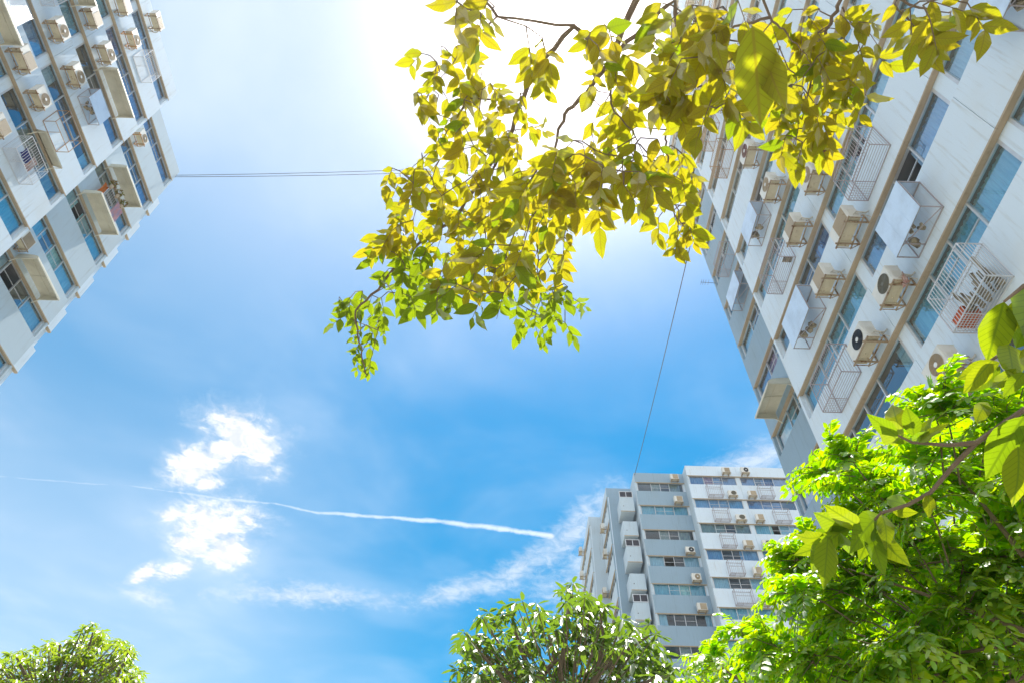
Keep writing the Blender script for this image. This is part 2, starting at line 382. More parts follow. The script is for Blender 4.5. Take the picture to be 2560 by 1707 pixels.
# ------------------------------------------------------------------ window units (shared meshes)
PANES = [1.36, 0.90, 0.90, 1.36]; GAP = 0.04; WH = 1.10; UW = sum(PANES)
def window_meshes(open_i=None):
    f = MB(); ps = []; x = -UW/2; t = 0.045; last = None
    f.box(-UW/2-0.03, UW/2+0.03, -0.21, -0.13, 0.0, t); f.box(-UW/2-0.03, UW/2+0.03, -0.21, -0.13, WH-t, WH)
    f.box(-UW/2-0.03, -UW/2+t, -0.21, -0.13, t, WH-t); f.box(UW/2-t, UW/2+0.03, -0.21, -0.13, t, WH-t)
    for i, wd in enumerate(PANES):
        if i: f.box(x-0.022, x+0.022, -0.20, -0.125, t, WH-t)
        if i != open_i:
            if last != i-1: ps.append(MB()); p = ps[-1]; p.v += [(x+0.01, -0.165, t), (x+0.01, -0.165, WH-t)]
            p.v += [(x+wd, -0.165, t), (x+wd, -0.165, WH-t)]; q = len(p.v)-4; p.f.append((q, q+2, q+3, q+1)); p.m.append(0); last = i
        if i in (1, 2):
            f.box(x+0.05, x+wd-0.05, -0.17, -0.14, WH*0.45, WH*0.45+0.025)
        x += wd
    return f.mesh('window_frame', m_alu), [p.mesh('window_pane', m_glass) for p in ps]
WIN = [window_meshes(o) for o in (None, None, 1, 2)]
def curtain_mesh(spans, seed, ci):
    rr = random.Random(seed); out = []
    for (x0, x1) in spans:
        b = MB(); n = max(6, int((x1-x0)/0.035)); ph = rr.random()*6; k = rr.uniform(26, 42); am = rr.uniform(0.012, 0.03)
        top = []; i0 = len(b.v)
        for i in range(n+1):
            xx = x0+(x1-x0)*i/n
            yy = am*math.sin(k*xx+ph)+am*0.6*math.sin(2.3*k*xx+ph*2)
            sk = 0.05*math.sin(3*xx+ph)
            b.v.append((xx, -0.32+yy*0.6, WH+0.05)); b.v.append((xx+sk, -0.32+yy*1.3, -0.15))
        for i in range(n):
            q = i0+2*i; b.f.append((q, q+1, q+3, q+2)); b.m.append(0)
        out.append(b.mesh('curtain', CURT[ci]))
    return out
EDG = [-UW/2+sum(PANES[:i]) for i in range(5)]
CURTM = []
for i, (sp, ci) in enumerate([([(EDG[0], EDG[2]), (EDG[3]-0.3, EDG[4])], 0), ([(EDG[0], EDG[4])], 0), ([(EDG[0], EDG[1]), (EDG[3], EDG[4])], 1),
        ([(EDG[0], EDG[2]+0.2), (EDG[3], EDG[4])], 2), ([(EDG[0], EDG[4])], 5), ([(EDG[0], EDG[1]+0.2), (EDG[3]-0.1, EDG[4])], 5),
        ([(EDG[0]+0.3, EDG[1]), (EDG[2], EDG[3])], 4), ([(EDG[0], EDG[0]+0.5), (EDG[3]+0.6, EDG[4])], 1), ([(EDG[1], EDG[4])], 2), ([(EDG[0], EDG[2]-0.2)], 0), ([(EDG[2], EDG[4])], 1),
        ([(EDG[0], EDG[4])], 3), ([(EDG[0], EDG[1]), (EDG[2], EDG[4])], 4), ([(EDG[0], EDG[1]-0.3)], 2)]):
    CURTM.append(curtain_mesh(sp, i, ci))
wrand = random.Random(11)
def put_window(tower, loc, rz, kind=None, ck=None, scale=1.0):
    f, p = WIN[wrand.choice([0, 0, 1, 2, 3]) if kind is None else kind]
    o = part('window', f, tower, loc, rz); o.scale = (scale, 1, 1)
    for q in p: part('pane', q, o)
    for q in CURTM[wrand.choice(list(range(len(CURTM)))+[0, 1, 1, 4, 5, 2]) if ck is None else ck]: part('curtain', q, o)
    return o

LIP0 = 15.69+CAMZ   # height of one ledge; all towers repeat every 2.8 m from it
FH = 2.8
def prism(prof, x0, x1, mi=None):
    """closed profile of (y, z) points extruded along x as one connected piece; mi: material per side"""
    b = MB(); n = len(prof)
    for x in (x0, x1): b.v += [(x, y, z) for y, z in prof]
    b.f.append(tuple(range(n))); b.m.append(0); b.f.append(tuple(n+i for i in reversed(range(n)))); b.m.append(0)
    for i in range(n):
        j = (i+1) % n; b.f.append((i, i+n, j+n, j)); b.m.append(mi[i] if mi else 0)
    return b
PANEL = {}
def spandrel_mesh(w_, h, m):
    """one precast wall panel with the floor behind it, an L in section"""
    k = (round(w_, 3), round(h, 3), m.name)
    if k not in PANEL:
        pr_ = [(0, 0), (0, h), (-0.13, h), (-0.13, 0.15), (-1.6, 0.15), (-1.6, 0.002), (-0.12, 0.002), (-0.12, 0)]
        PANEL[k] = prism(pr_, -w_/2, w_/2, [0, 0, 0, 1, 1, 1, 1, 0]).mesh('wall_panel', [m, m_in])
    return PANEL[k]
def facade(tower, org, rz, units, lips, roof, m, base=True, curt=None):
    """One wall of a tower in its own frame: x along the wall, y outwards.
    units: list of (x0, x1) window bays between pilasters."""
    c, s = math.cos(rz), math.sin(rz); L = tower.location
    def put(name, me, x, z): return part(name, me, tower, (org[0]+c*x-L.x, org[1]+s*x-L.y, z), rz)
    x0, x1 = units[0][0], units[-1][1]; top = max(lips); zlow = min(lips)
    lm_ = prism([(0.014, -0.055), (0.014, -0.003), (-0.118, -0.003), (-0.118, -0.004), (-0.150, -0.004), (-0.150, -0.035), (-0.118, -0.035), (-0.118, -0.055)], x0-0.004, x1+0.004).mesh('ledge', m_tan)
    for z in lips:
        h = 1.70 if z != top else roof-z
        put('ledge', lm_, 0, z)
        for k, (a, b) in enumerate(units):
            put('wall_panel', spandrel_mesh(b-a-0.014, h, m), (a+b)/2, z)
            if z != top:
                o = put_window(tower, (org[0]+c*(a+b)/2-L.x, org[1]+s*(a+b)/2-L.y, z+h), rz, ck=None if curt is None else curt(k, z), scale=(b-a-0.36)/(UW+0.06))
    js = [a for a, b in units]+[x1]
    for i, x in enumerate(js):
        w0 = 0.17 if 0 < i < len(js)-1 else 0.0
        pm = MB(); pm.box(-0.19 if i > 0 else 0.0, 0.19 if i < len(js)-1 else 0.0, -0.22, -0.131, zlow-0.04, top)
        put('pilaster', pm.mesh('pilaster', m_white), x, 0)
    bm_ = MB(); bm_.box(x0, x1, -0.13, -0.003, 0, zlow-0.06); put('base_wall', bm_.mesh('base_wall', m), 0, 0)
def block(tower, name, m, *bx):
    b = MB(); b.box(*bx); L = tower.location; part(name, b.mesh(name, m), tower, (-L.x, -L.y, 0))

# right tower ------------------------------------------------------
RX, RX2 = 9.36, 10.65
ROOF_R = 44.85+CAMZ
lips_r = [LIP0+FH*k for k in range(-5, 11)]
tw_r = tag(link('apartment_tower', None, None, (RX+6, 8, 0)), 'shaded white apartment tower with tan ledges, rising behind the hanging leaves', 'building', 'apartment towers around the court')
facade(tw_r, (RX, 0), R(90), [(-4.9, 0.1), (0.1, 5.1), (5.1, 10.1), (10.1, 15.2)], lips_r, ROOF_R, m_white)
facade(tw_r, (RX2, 0), R(90), [(15.2, 20.2)], lips_r, ROOF_R-0.35, m_grey)
block(tw_r, 'end_wall', m_white, RX+0.004, RX+3, 15.07, 15.197, 0, ROOF_R-0.01)
block(tw_r, 'end_wall', m_grey, RX2+0.004, RX2+13, 20.07, 20.197, 0, ROOF_R-0.37)
block(tw_r, 'end_wall', m_white, RX+0.004, RX+14, -4.897, -4.77, 0, ROOF_R-0.01)
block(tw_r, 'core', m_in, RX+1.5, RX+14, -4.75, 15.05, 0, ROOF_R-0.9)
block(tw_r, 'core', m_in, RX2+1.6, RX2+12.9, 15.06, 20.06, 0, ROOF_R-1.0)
# left tower -------------------------------------------------------
LX, LX2, LX3 = -19.44, -20.72, -21.95
LIPL = 37.64+CAMZ; ROOF_L = 38.85+CAMZ
lips_l = [LIPL-FH*k for k in range(0, 13)]
tw_l = tag(link('apartment_tower', None, None, (LX-6, 8, 0)), 'sunlit white apartment tower with tan ledges and several beige awnings', 'building', 'apartment towers around the court')
J = [14.65, 9.68, 4.68, -0.32, -5.3]
facade(tw_l, (LX, 0), R(-90), [(-J[0], -J[1]), (-J[1], -J[2]), (-J[2], -J[3]), (-J[3], -J[4])], lips_l, ROOF_L, m_white)
facade(tw_l, (LX2, 0), R(-90), [(-19.6, -14.65)], lips_l, ROOF_L-0.05, m_lgrey)
block(tw_l, 'end_wall', m_white, LX-3, LX-0.004, 14.52, 14.647, 0, ROOF_L-0.01)
block(tw_l, 'end_wall', m_lgrey, LX2-3, LX2-0.004, 19.47, 19.597, 0, ROOF_L-0.06)
block(tw_l, 'end_wall', m_white, LX-14, LX-0.004, -5.297, -5.17, 0, ROOF_L-0.01)
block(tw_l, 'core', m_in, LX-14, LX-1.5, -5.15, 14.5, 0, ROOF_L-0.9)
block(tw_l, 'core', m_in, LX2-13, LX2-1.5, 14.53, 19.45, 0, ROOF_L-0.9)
for z in lips_l[1:]:                                               # narrow end bay, staggered half a storey
    block(tw_l, 'end_wall', m_white, LX3-2.0, LX3, 19.598, 21.15, z+1.25, z+2.75)
    block(tw_l, 'end_wall', m_white, LX3-2.0, LX3-0.12, 19.598, 21.02, z-0.05, z+1.25)
    block(tw_l, 'ledge', m_tan, LX3-0.12, LX3+0.02, 19.70, 21.16, z+1.20, z+1.248)
block(tw_l, 'end_wall', m_white, LX3-10, LX3-2.002, 19.598, 21.2, 0, ROOF_L-1.5)
# back tower -------------------------------------------------------
K = 1.0135
BY1, BY2, BY3, BY4 = 52.8*K, 54.05*K, 56.6*K, 61.6*K
BX1, BX2, BX3, BX4 = 18.0*K, 13.05*K, 10.5*K, 9.2*K
ROOF_B = 44.9+CAMZ
lips_b = [LIP0+FH*k for k in range(-2, 11)]
tw_b = tag(link('apartment_tower', None, None, (BX1+6, BY1+8, 0)), 'distant stepped apartment tower with one white and one grey front', 'building', 'apartment towers around the court')
facade(tw_b, (0, BY1), R(180), [(-BX1-15.3, -BX1-10.2), (-BX1-10.2, -BX1-5.1), (-BX1-5.1, -BX1)], lips_b, ROOF_B, m_white)
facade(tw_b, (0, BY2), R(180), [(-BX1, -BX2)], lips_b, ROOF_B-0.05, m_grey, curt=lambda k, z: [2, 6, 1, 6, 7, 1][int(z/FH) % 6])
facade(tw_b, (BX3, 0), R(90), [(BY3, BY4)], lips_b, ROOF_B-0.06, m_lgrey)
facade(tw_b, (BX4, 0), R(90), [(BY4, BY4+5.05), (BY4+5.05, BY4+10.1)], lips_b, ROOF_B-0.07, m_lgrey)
block(tw_b, 'end_wall', m_lgrey, BX1+0.004, BX1+0.13, BY1+0.004, BY2+1, 0, ROOF_B-0.02)
block(tw_b, 'end_wall', m_lgrey, BX2+0.004, BX2+0.13, BY2+0.004, BY3+1, 0, ROOF_B-0.06)
block(tw_b, 'end_wall', m_grey, BX3+0.004, BX2+0.003, BY3+0.004, BY3+0.13, 0, ROOF_B-0.08)
block(tw_b, 'end_wall', m_lgrey, BX4+0.004, BX3+0.5, BY4+0.004, BY4+0.13, 0, ROOF_B-0.09)
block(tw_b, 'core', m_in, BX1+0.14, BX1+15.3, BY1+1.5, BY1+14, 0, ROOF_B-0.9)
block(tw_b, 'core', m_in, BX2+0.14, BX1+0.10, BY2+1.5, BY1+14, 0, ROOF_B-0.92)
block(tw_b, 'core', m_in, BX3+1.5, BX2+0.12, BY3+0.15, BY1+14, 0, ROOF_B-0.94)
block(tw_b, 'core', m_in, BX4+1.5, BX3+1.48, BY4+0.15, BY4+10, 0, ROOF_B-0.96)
bal = MB(); bal.cur = 0                                            # stacked service balconies in the notch
bal.box(0, 1.36, 0, 0.09, 0, 1.62); bal.box(0, 0.09, 0.091, 2.0, 0, 1.62); bal.box(1.27, 1.36, 0.091, 2.0, 0, 1.62)
bal.box(0.091, 1.269, 0.091, 2.0, 0.0, 0.10); bal.cur = 1; bal.box(-0.02, 1.38, -0.02, 0.0, -0.03, 0.05)
bal.cur = 2; bal.disc((0.3, -0.012, 0.62), 0.05, 8, 0, 0.01)
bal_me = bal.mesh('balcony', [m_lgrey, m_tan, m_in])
bw = MB(); bw.box(0.0, 1.36, 0.02, 0.09, 1.66, 1.74); bw.box(0, 1.36, 0.02, 0.09, 2.36, 2.42); bw.box(0, 0.07, 0.02, 0.09, 1.74, 2.36); bw.box(1.29, 1.36, 0.02, 0.09, 1.74, 2.36); bw.box(0.65, 0.71, 0.02, 0.09, 1.74, 2.36)
bw_me = bw.mesh('balcony_window', m_alu)
bg_ = MB(); bg_.quad((0.07, 0.05, 1.74), (1.29, 0.05, 1.74), (1.29, 0.05, 2.36), (0.07, 0.05, 2.36))
bg_me = bg_.mesh('balcony_pane', mat('dark_glass', lambda n: princ(n, n.mix(n.noise(gpos(n), 1, 2), (0.01, 0.012, 0.02, 1), (0.03, 0.03, 0.05, 1)), 0.15)))
for i, z in enumerate(lips_b[:-1]):
    b = part('balcony', bal_me, tw_b, (11.42*K-tw_b.location[0], BY3-2.0-tw_b.location[1], z-0.38))
    if i % 2 == 1: part('balcony_window', bw_me, b); part('pane', bg_me, b)

# ------------------------------------------------------------------ air conditioners
def ac_proto(style, bracket):
    root = link('air_conditioner', None)
    c = MB(); W_, H_ = 0.42, 0.58
    b = 0.015
    c.box(-W_, W_, 0.24, 0.565, 0.075, 0.075+H_)
    c.box(-W_+0.02, W_-0.02, 0.566, 0.575, 0.095, 0.055+H_)
    c.box(-W_-0.006, W_+0.006, 0.235, 0.57, 0.055+H_, 0.085+H_)     # lid
    for q in range(6): c.box(-W_-0.008, -W_-0.0005, 0.28, 0.50, 0.17+q*0.05, 0.185+q*0.05)
    part('casing', c.mesh('casing', m_ac), root)
    p = MB()
    p.box(-W_+0.01, W_-0.01, 0.25, 0.555, 0.060, 0.0745)
    for sx_ in (-1, 1): p.box(sx_*0.27-0.03, sx_*0.27+0.03, 0.21, 0.60, 0.035, 0.0595)
    p.box(-W_+0.10, W_-0.10, 0.33, 0.345, 0.052, 0.0595); p.box(-W_+0.10, W_-0.10, 0.46, 0.475, 0.052, 0.0595)
    p.disc((0.1, 0.4, 0.05), 0.02, 8)
    part('base_plate', p.mesh('base_plate', m_acb), root)
    f = MB()
    fm = {'tan': m_fant, 'black': m_fand, 'maroon': m_fanr, 'olive': m_fano, 'louver': m_fant, 'plain': m_fant, 'white': m_fant}[style]
    if style in ('louver', 'plain'):
        if style == 'louver':
            for q in range(13): f.box(-W_+0.05, W_-0.26, 0.576, 0.590, 0.12+q*0.038, 0.12+q*0.038+0.026)
            f.box(-W_+0.04, W_-0.25, 0.5755, 0.578, 0.105, 0.635)
        else: f.box(-W_+0.05, W_-0.24, 0.5755, 0.585, 0.11, 0.63)
        part('louvre', f.mesh('louvre', fm), root)
    else:
        cx_ = -0.09; cz_ = 0.365
        f.disc((cx_, 0.5755, cz_), 0.245, 28, 0.0, 0.006)
        for q in range(7): f.disc((cx_, 0.582, cz_), 0.25-q*0.031, 28, 0.25-q*0.031-0.010, 0.012)
        for q in range(8):
            t = q*math.pi/4; f.tube([(cx_, 0.588, cz_), (cx_+0.245*math.cos(t), 0.588, cz_+0.245*math.sin(t))], 0.006, 4)
        fo = part('fan_guard', f.mesh('fan_guard', fm), root)
        h = MB(); h.disc((cx_, 0.590, cz_), 0.060, 14, 0, 0.014)
        part('hub', h.mesh('hub', m_hub if style != 'olive' else m_fano), fo)
    k = MB()
    for sx_ in (-1, 1):
        x = sx_*0.30
        k.box(x-0.018, x+0.018, 0.0, 0.66, 0.0, 0.033)
        k.box(x-0.018, x+0.018, 0.0, 0.03, 0.034, 0.42)
        k.tube([(x, 0.03, 0.40), (x, 0.60, 0.05)] if sx_ < 0 else [(x, 0.02, 0.30), (x, 0.26, 0.03)], 0.012, 4)
        k.tube([(x, 0.01, 0.02), (x+sx_*0.12, 0.16, 0.02), (x+sx_*0.12, 0.60, 0.02)], 0.012, 4)
    k.box(-W_-0.03, W_+0.03, 0.575, 0.61, 0.0, 0.034)
    k.box(-W_-0.03, W_+0.03, 0.19, 0.215, 0.0, 0.034)
    part('bracket', k.mesh('bracket', m_orust if bracket == 'orange' else m_rust), root)
    t = MB(); t.tube([(-W_-0.005, 0.36, 0.20), (-W_-0.08, 0.36, 0.17), (-W_-0.10, 0.26, 0.10), (-W_-0.08, 0.14, 0.12), (-W_-0.06, 0.05, 0.22), (-W_-0.05, -0.05, 0.34)], 0.022, 6)
    t.tube([(-W_-0.005, 0.42, 0.16), (-W_-0.05, 0.42, 0.12), (-W_-0.07, 0.24, 0.06), (-W_-0.03, 0.02, 0.03)], 0.012, 5)
    part('pipe', t.mesh('pipe', m_pipe), root)
    return root
ACP = {}; ORD = ['lowest', 'second', 'third', 'fourth', 'fifth', 'sixth', 'seventh', 'eighth', 'ninth', 'tenth', 'eleventh', 'twelfth']
SD = {'tan': 'tan round fan', 'black': 'black round fan', 'maroon': 'maroon round fan', 'olive': 'olive round fan', 'louver': 'slatted tan grille', 'plain': 'plain beige grille', 'white': 'round fan'}
def put_ac(style, loc, rz, label, group, bracket='brown'):
    key = (style, bracket)
    if key not in ACP: ACP[key] = o = ac_proto(*key)
    else: o = copy_tree(ACP[key])
    o.location = loc; o.rotation_euler = (0, 0, rz+random.uniform(-0.02, 0.02)); o.scale = (random.uniform(0.90, 1.12), random.uniform(0.94, 1.06), random.uniform(0.92, 1.10))
    tag(o, label, 'air conditioner', group)
    return o
GR, GL, GB = 'air conditioners on the shaded tower', 'air conditioners on the sunlit tower', 'air conditioners on the far tower'
AC_R = [(-2, 9.15, 'tan'), (-2, 10.90, 'tan'), (-1, 9.12, 'olive'), (-1, 10.85, 'black'), (0, 9.14, 'louver'), (0, 10.89, 'plain'), (1, 9.11, 'tan'), (1, 10.88, 'plain'),
        (2, 9.25, 'tan'), (2, 10.88, 'tan'), (3, 9.25, 'tan'), (3, 10.91, 'maroon'), (4, 9.2, 'tan'), (4, 10.80, 'plain'), (5, 9.2, 'louver'), (5, 11.0, 'plain'), (6, 9.2, 'tan'), (6, 10.9, 'louver'), (7, 9.2, 'plain'), (7, 10.9, 'tan'), (8, 9.2, 'tan'), (8, 10.9, 'louver')]
for fl, Y, stl in AC_R:
    put_ac(stl, (RX-0.002, Y, LIP0+FH*fl), R(90), f'unit with {SD[stl]}, {"nearer" if Y < 10 else "farther"} of the {ORD[fl+2]} row pair up the shaded tower', GR)
AC_L = [(3, 8.68, 'tan', 'brown'), (3, 10.53, 'tan', 'brown'), (4, 8.97, 'plain', 'brown'), (4, 10.50, 'tan', 'brown'), (1, 10.64, 'white', 'orange'), (2, 10.48, 'tan', 'brown'),
        (0, 10.56, 'louver', 'brown'), (1, 9.04, 'plain', 'brown'), (2, 8.92, 'plain', 'brown'), (5, 10.5, 'plain', 'brown')]
LRD = ['just under roof', 'one floor below roof', 'two floors below roof', 'three floors below roof', 'four floors below roof', 'five floors below roof']
for j, Y, stl, bk in AC_L:
    put_ac(stl, (LX+0.002, Y, LIPL-FH*j+0.10), R(-90), f'unit with {SD[stl]}, {LRD[j]} of sunlit tower, {"farther from" if Y < 10 else "nearer"} the corner', GL, bk)
put_ac('white', (LX2+0.002, 15.80, LIPL-FH+0.10), R(-90), 'lone unit on orange rusty bracket, end bay of the sunlit tower', GL, 'orange')
put_ac('louver', (LX2+0.002, 15.45, LIPL-FH*5+0.15), R(-90), 'air conditioner half hidden above the lowest beige awning of the sunlit tower', GL)
RW = ['on parapet', 'one floor below parapet', 'two floors below parapet', 'three floors below parapet', 'four floors below parapet', 'five floors below parapet', 'six floors below parapet']
AC_B = [(0, 21.86, 'louver'), (0, 23.75, 'black'), (1, 21.88, 'olive'), (1, 23.76, 'plain'), (2, 22.0, 'olive'), (2, 23.76, 'plain'), (3, 21.97, 'plain'), (3, 23.71, 'olive'), (4, 22.1, 'plain'), (5, 21.9, 'black'), (5, 23.6, 'black')]
for j, X, stl in AC_B:
    put_ac(stl, (X*K, BY1-0.002, LIP0+FH*(10-j)), R(180), f'unit with {SD[stl]}, white front of far tower, {RW[j]}, {"nearer" if X < 23 else "beyond"} cage', GB)
for j, X, stl in [(0, 16.99, 'plain'), (1, 16.9, 'plain'), (3, 17.0, 'black'), (4, 17.05, 'tan'), (5, 16.98, 'plain')]:
    put_ac(stl, (X*K, BY2-0.002, LIP0+FH*(10-j)), R(180), f'unit with {SD[stl]} on the grey front of far tower, {RW[j]}', GB)
for j, Y, n_ in [(1, 58.6, 'upper'), (2, 58.9, 'middle'), (3, 61.2, 'lower')]:
    put_ac('plain', (BX3-0.002, Y*K, LIP0+FH*(10-j)), R(90), f'{n_} of the air conditioners on the inner side wall of the far tower', GB)
for j, Y, n_ in [(0, 67.0, 'topmost'), (1, 67.4, 'second'), (2, 67.0, 'third'), (3, 67.5, 'lowest')]:
    put_ac('plain', (BX4-0.002, Y*K, LIP0+FH*(10-j)), R(90), f'{n_} air conditioner down the outermost edge of the far tower', GB)

# ------------------------------------------------------------------ cages, panel boxes, awnings
def cage(name, Lw, H, Dp, mt, label, group, loc, rz, vsp=0.085, front=True, side=True, bottom='long', dense=0.006, fr=0.016):
    root = tag(link(name, None, None, loc, rz), label, 'window cage', group)
    a = Lw/2; f = MB()
    P = lambda x, y, z: (x, y, z)
    for x in (-a, a):
        f.tube([P(x, 0.0, 0), P(x, Dp, 0)], fr, 4); f.tube([P(x, 0.0, H), P(x, Dp, H)], fr, 4); f.tube([P(x, Dp, 0), P(x, Dp, H)], fr, 4); f.tube([P(x, 0.01, 0), P(x, 0.01, H)], fr, 4)
    for y, z in ((Dp, 0), (Dp, H), (0.01, 0), (0.01, H)): f.tube([P(-a, y, z), P(a, y, z)], fr, 4)
    f.tube([P(-a, Dp, H*0.5), P(a, Dp, H*0.5)], fr*0.8, 4)
    f.tube([P(a*0.3, 0.01, 0), P(a*0.3, Dp, 0)], fr*0.8, 4)
    part('frame', f.mesh('frame', mt), root)
    b = MB()
    n = int(Lw/vsp)
    if front:
        for i in range(1, n): b.tube([P(-a+Lw*i/n, Dp, 0), P(-a+Lw*i/n, Dp, H)], dense, 4, False)
    if side:
        m = max(2, int(Dp/vsp))
        for x in (-a, a):
            for i in range(1, m): b.tube([P(x, Dp*i/m, 0), P(x, Dp*i/m, H)], dense, 4, False)
    if b.v: part('bars', b.mesh('bars', mt), root)
    if bottom:
        q = MB(); m = max(3, int(Dp/0.06))
        for i in range(1, m): q.tube([P(-a, Dp*i/m, 0), P(a, Dp*i/m, 0)], dense, 4, False)
        if bottom == 'mesh':
            for i in range(1, int(Lw/0.07)): q.tube([P(-a+0.07*i, 0, 0.004), P(-a+0.07*i, Dp, 0.004)], dense*0.8, 4, False)
        else:
            for i in range(1, 8): q.tube([P(a*0.3+a*0.7*i/8, 0, 0.004), P(a*0.3+a*0.7*i/8, Dp, 0.004)], dense*0.8, 4, False)
        part('floor_grid', q.mesh('floor_grid', mt), root)
    return root
def panel_box(Lw, H, Dp, label, group, loc, rz, sm=None, stuff=True):
    root = tag(link('panel_box', None, None, loc, rz), label, 'window box', group)
    a = Lw/2; s_ = MB()
    s_.box(-a, a, Dp+0.002, Dp+0.012, -0.03, H+0.03)
    for i in range(1, 3): s_.box(-a+Lw*i/3-0.006, -a+Lw*i/3+0.006, Dp+0.0125, Dp+0.016, -0.03, H+0.03)
    for x_, z_ in ((-0.4, 0.3), (0.0, 0.5), (0.35, 0.28), (0.1, 0.8), (-0.2, 0.75)): s_.box(x_*Lw-0.008, x_*Lw+0.008, Dp+0.0165, Dp+0.02, z_*H, z_*H+0.016)
    part('front_sheet', s_.mesh('front_sheet', sm or m_panel), root)
    f = MB(); fr = 0.016
    for x in (-a, a):
        f.tube([(x, 0, 0), (x, Dp, 0)], fr, 4); f.tube([(x, 0, H), (x, Dp, H)], fr, 4); f.tube([(x, 0.01, 0), (x, 0.01, H)], fr, 4); f.tube([(x, Dp-0.02, 0), (x, Dp-0.02, H)], fr, 4)
    for y, z in ((Dp-0.02, 0), (Dp-0.02, H), (0.01, 0), (0.01, H)): f.tube([(-a, y, z), (a, y, z)], fr, 4)
    f.tube([(a*0.45, 0, 0), (a*0.45, Dp, 0)], fr, 4); f.tube([(-a, 0.02, 0.02), (a*0.6, Dp-0.03, 0.02)], fr*0.8, 4)
    part('frame', f.mesh('frame', m_cagem), root)
    t = MB(); t.box(-a, a, 0.0, Dp, H+0.031, H+0.04); part('roof_sheet', t.mesh('roof_sheet', sm or m_panel), root)
    if stuff:
        j = MB(); rr = random.Random(int(abs(loc[1]*100)))
        for q in range(7):
            x = rr.uniform(-a*0.2, a*0.6); y = rr.uniform(0.12, Dp-0.1); r_ = rr.uniform(0.04, 0.11)
            j.tube([(x, y, 0.02), (x+rr.uniform(-.1, .1), y+rr.uniform(-.05, .05), 0.1+r_)], [r_, r_*0.7], 6)
        part('clutter', j.mesh('clutter', m_junk), root)
    return root
GC, GP, GA = 'grilles hung under the windows', 'sheeted boxes hung under the windows', 'metal awnings over the windows'
def on_r(y0, y1, fl, dz=0.45, X=RX): return ((X-0.002, (y0+y1)/2, LIP0+FH*fl+dz), R(90))
def on_l(y0, y1, j, dz=0.55, X=LX): return ((X+0.002, (y0+y1)/2, LIPL-FH*j+dz), R(-90))
for nm, y0, y1, fl, m_, lab, kw in [
    ('A', 6.87, 8.41, 0, m_cagem, 'long empty window cage of close mauve bars beside the large pale sheeted box', {}),
    ('B', 6.95, 8.32, -2, m_cagew, 'white window cage full of weathered boards and an orange crate', dict(vsp=0.075, dense=0.008)),
    ('C', 11.92, 13.45, -1, m_cagem, 'low window cage with a gridded floor just above the green tree', {}),
    ('D', 11.97, 13.48, 1, m_cagem, 'window cage with a scrap of wood inside, midway up the shaded tower', {}),
    ('E', 12.05, 13.36, 4, m_cageb, 'brownish window cage under the hanging leaves, lower of the overlapping pair', {}),
    ('F', 12.03, 13.39, 5, m_cageb, 'brownish window cage under the hanging leaves, upper of the overlapping pair', {}),
    ('U', 7.00, 8.40, 4, m_cagem, 'window cage behind the hanging leaves near the upper rows of the shaded tower', {}),
    ('V', 12.0, 13.4, 7, m_cagem, 'small window cage high on the shaded tower, nearest its roof', {}),
    ('W', 7.0, 8.4, 6, m_cageb, 'brown window cage near the roof of the shaded tower, farther from its corner', {}),
    ('X', 12.0, 13.4, 6, m_cagew, 'white window cage second from the roof of the shaded tower', {})]:
    loc, rz = on_r(y0, y1, fl)
    o = cage('window_cage', y1-y0, 1.12, 0.53, m_, lab, GC, loc, rz, **kw)
    if nm == 'B':
        j = MB(); rr = random.Random(3)
        for q in range(16):
            x = rr.uniform(-0.62, 0.2); y = rr.uniform(0.08, 0.45)
            j.tube([(x, y, 0.05), (x+rr.uniform(-.12, .12), y+rr.uniform(-.1, .1), rr.uniform(0.2, 0.7))], [rr.uniform(0.02, 0.07), rr.uniform(0.01, 0.05)], 5)
        tag(link('scrap_heap', j.mesh('scrap_heap', m_junk), None, loc, rz), 'heap of weathered boards and rags inside the big white cage', 'scrap')
        c = MB(); c.box(0.22, 0.60, 0.14, 0.46, 0.03, 0.26); c.box(0.21, 0.61, 0.13, 0.47, 0.22, 0.26)
        tag(link('crate', c.mesh('crate', mat('orange_plastic', lambda n: princ(n, n.mix(n.noise(gpos(n), 5, 3), (0.62, 0.12, 0.03, 1), (0.45, 0.10, 0.03, 1)), 0.5))), None, loc, rz), 'orange plastic crate in the big white cage', 'crate')
    if nm == 'D':
        j = MB()
        for q in range(7): j.box(-0.72, -0.52, 0.08+q*0.045, 0.11+q*0.045, 0.02, 0.05+0.02*(q % 3))
        tag(link('wood_scrap', j.mesh('wood_scrap', m_junk), None, loc, rz), 'slatted scrap of wood lying in the cage midway up the shaded tower', 'scrap')
loc, rz = on_r(17.3, 18.6, 4, 0.55, RX2); cage('window_cage', 1.3, 1.12, 0.5, m_cagem, 'white window cage on the grey end bay of the shaded tower', GC, loc, rz)
loc, rz = on_r(17.1, 18.6, 3, 0.65, RX2); panel_box(1.5, 1.0, 0.5, 'narrow pale sheeted box on the grey end bay of the shaded tower', GP, loc, rz, stuff=False)
for y0, y1, fl, dz, lab in [(7.0, 8.3, -1, 0.36, 'large pale blue sheeted box on the shaded tower with a cracked open floor'), (11.91, 13.46, 0, 0.38, 'pale blue sheeted box between two cages above the green tree'),
                            (12.02, 13.32, 2, 0.47, 'white sheeted box below the tan fanned unit, middle of the shaded tower'), (1.9, 3.44, -1, 0.48, 'sheeted box stuffed with rags, nearest box of the shaded tower')]:
    loc, rz = on_r(y0, y1, fl, dz); panel_box(y1-y0, 1.15 if fl != 2 else 1.0, 0.53, lab, GP, loc, rz)
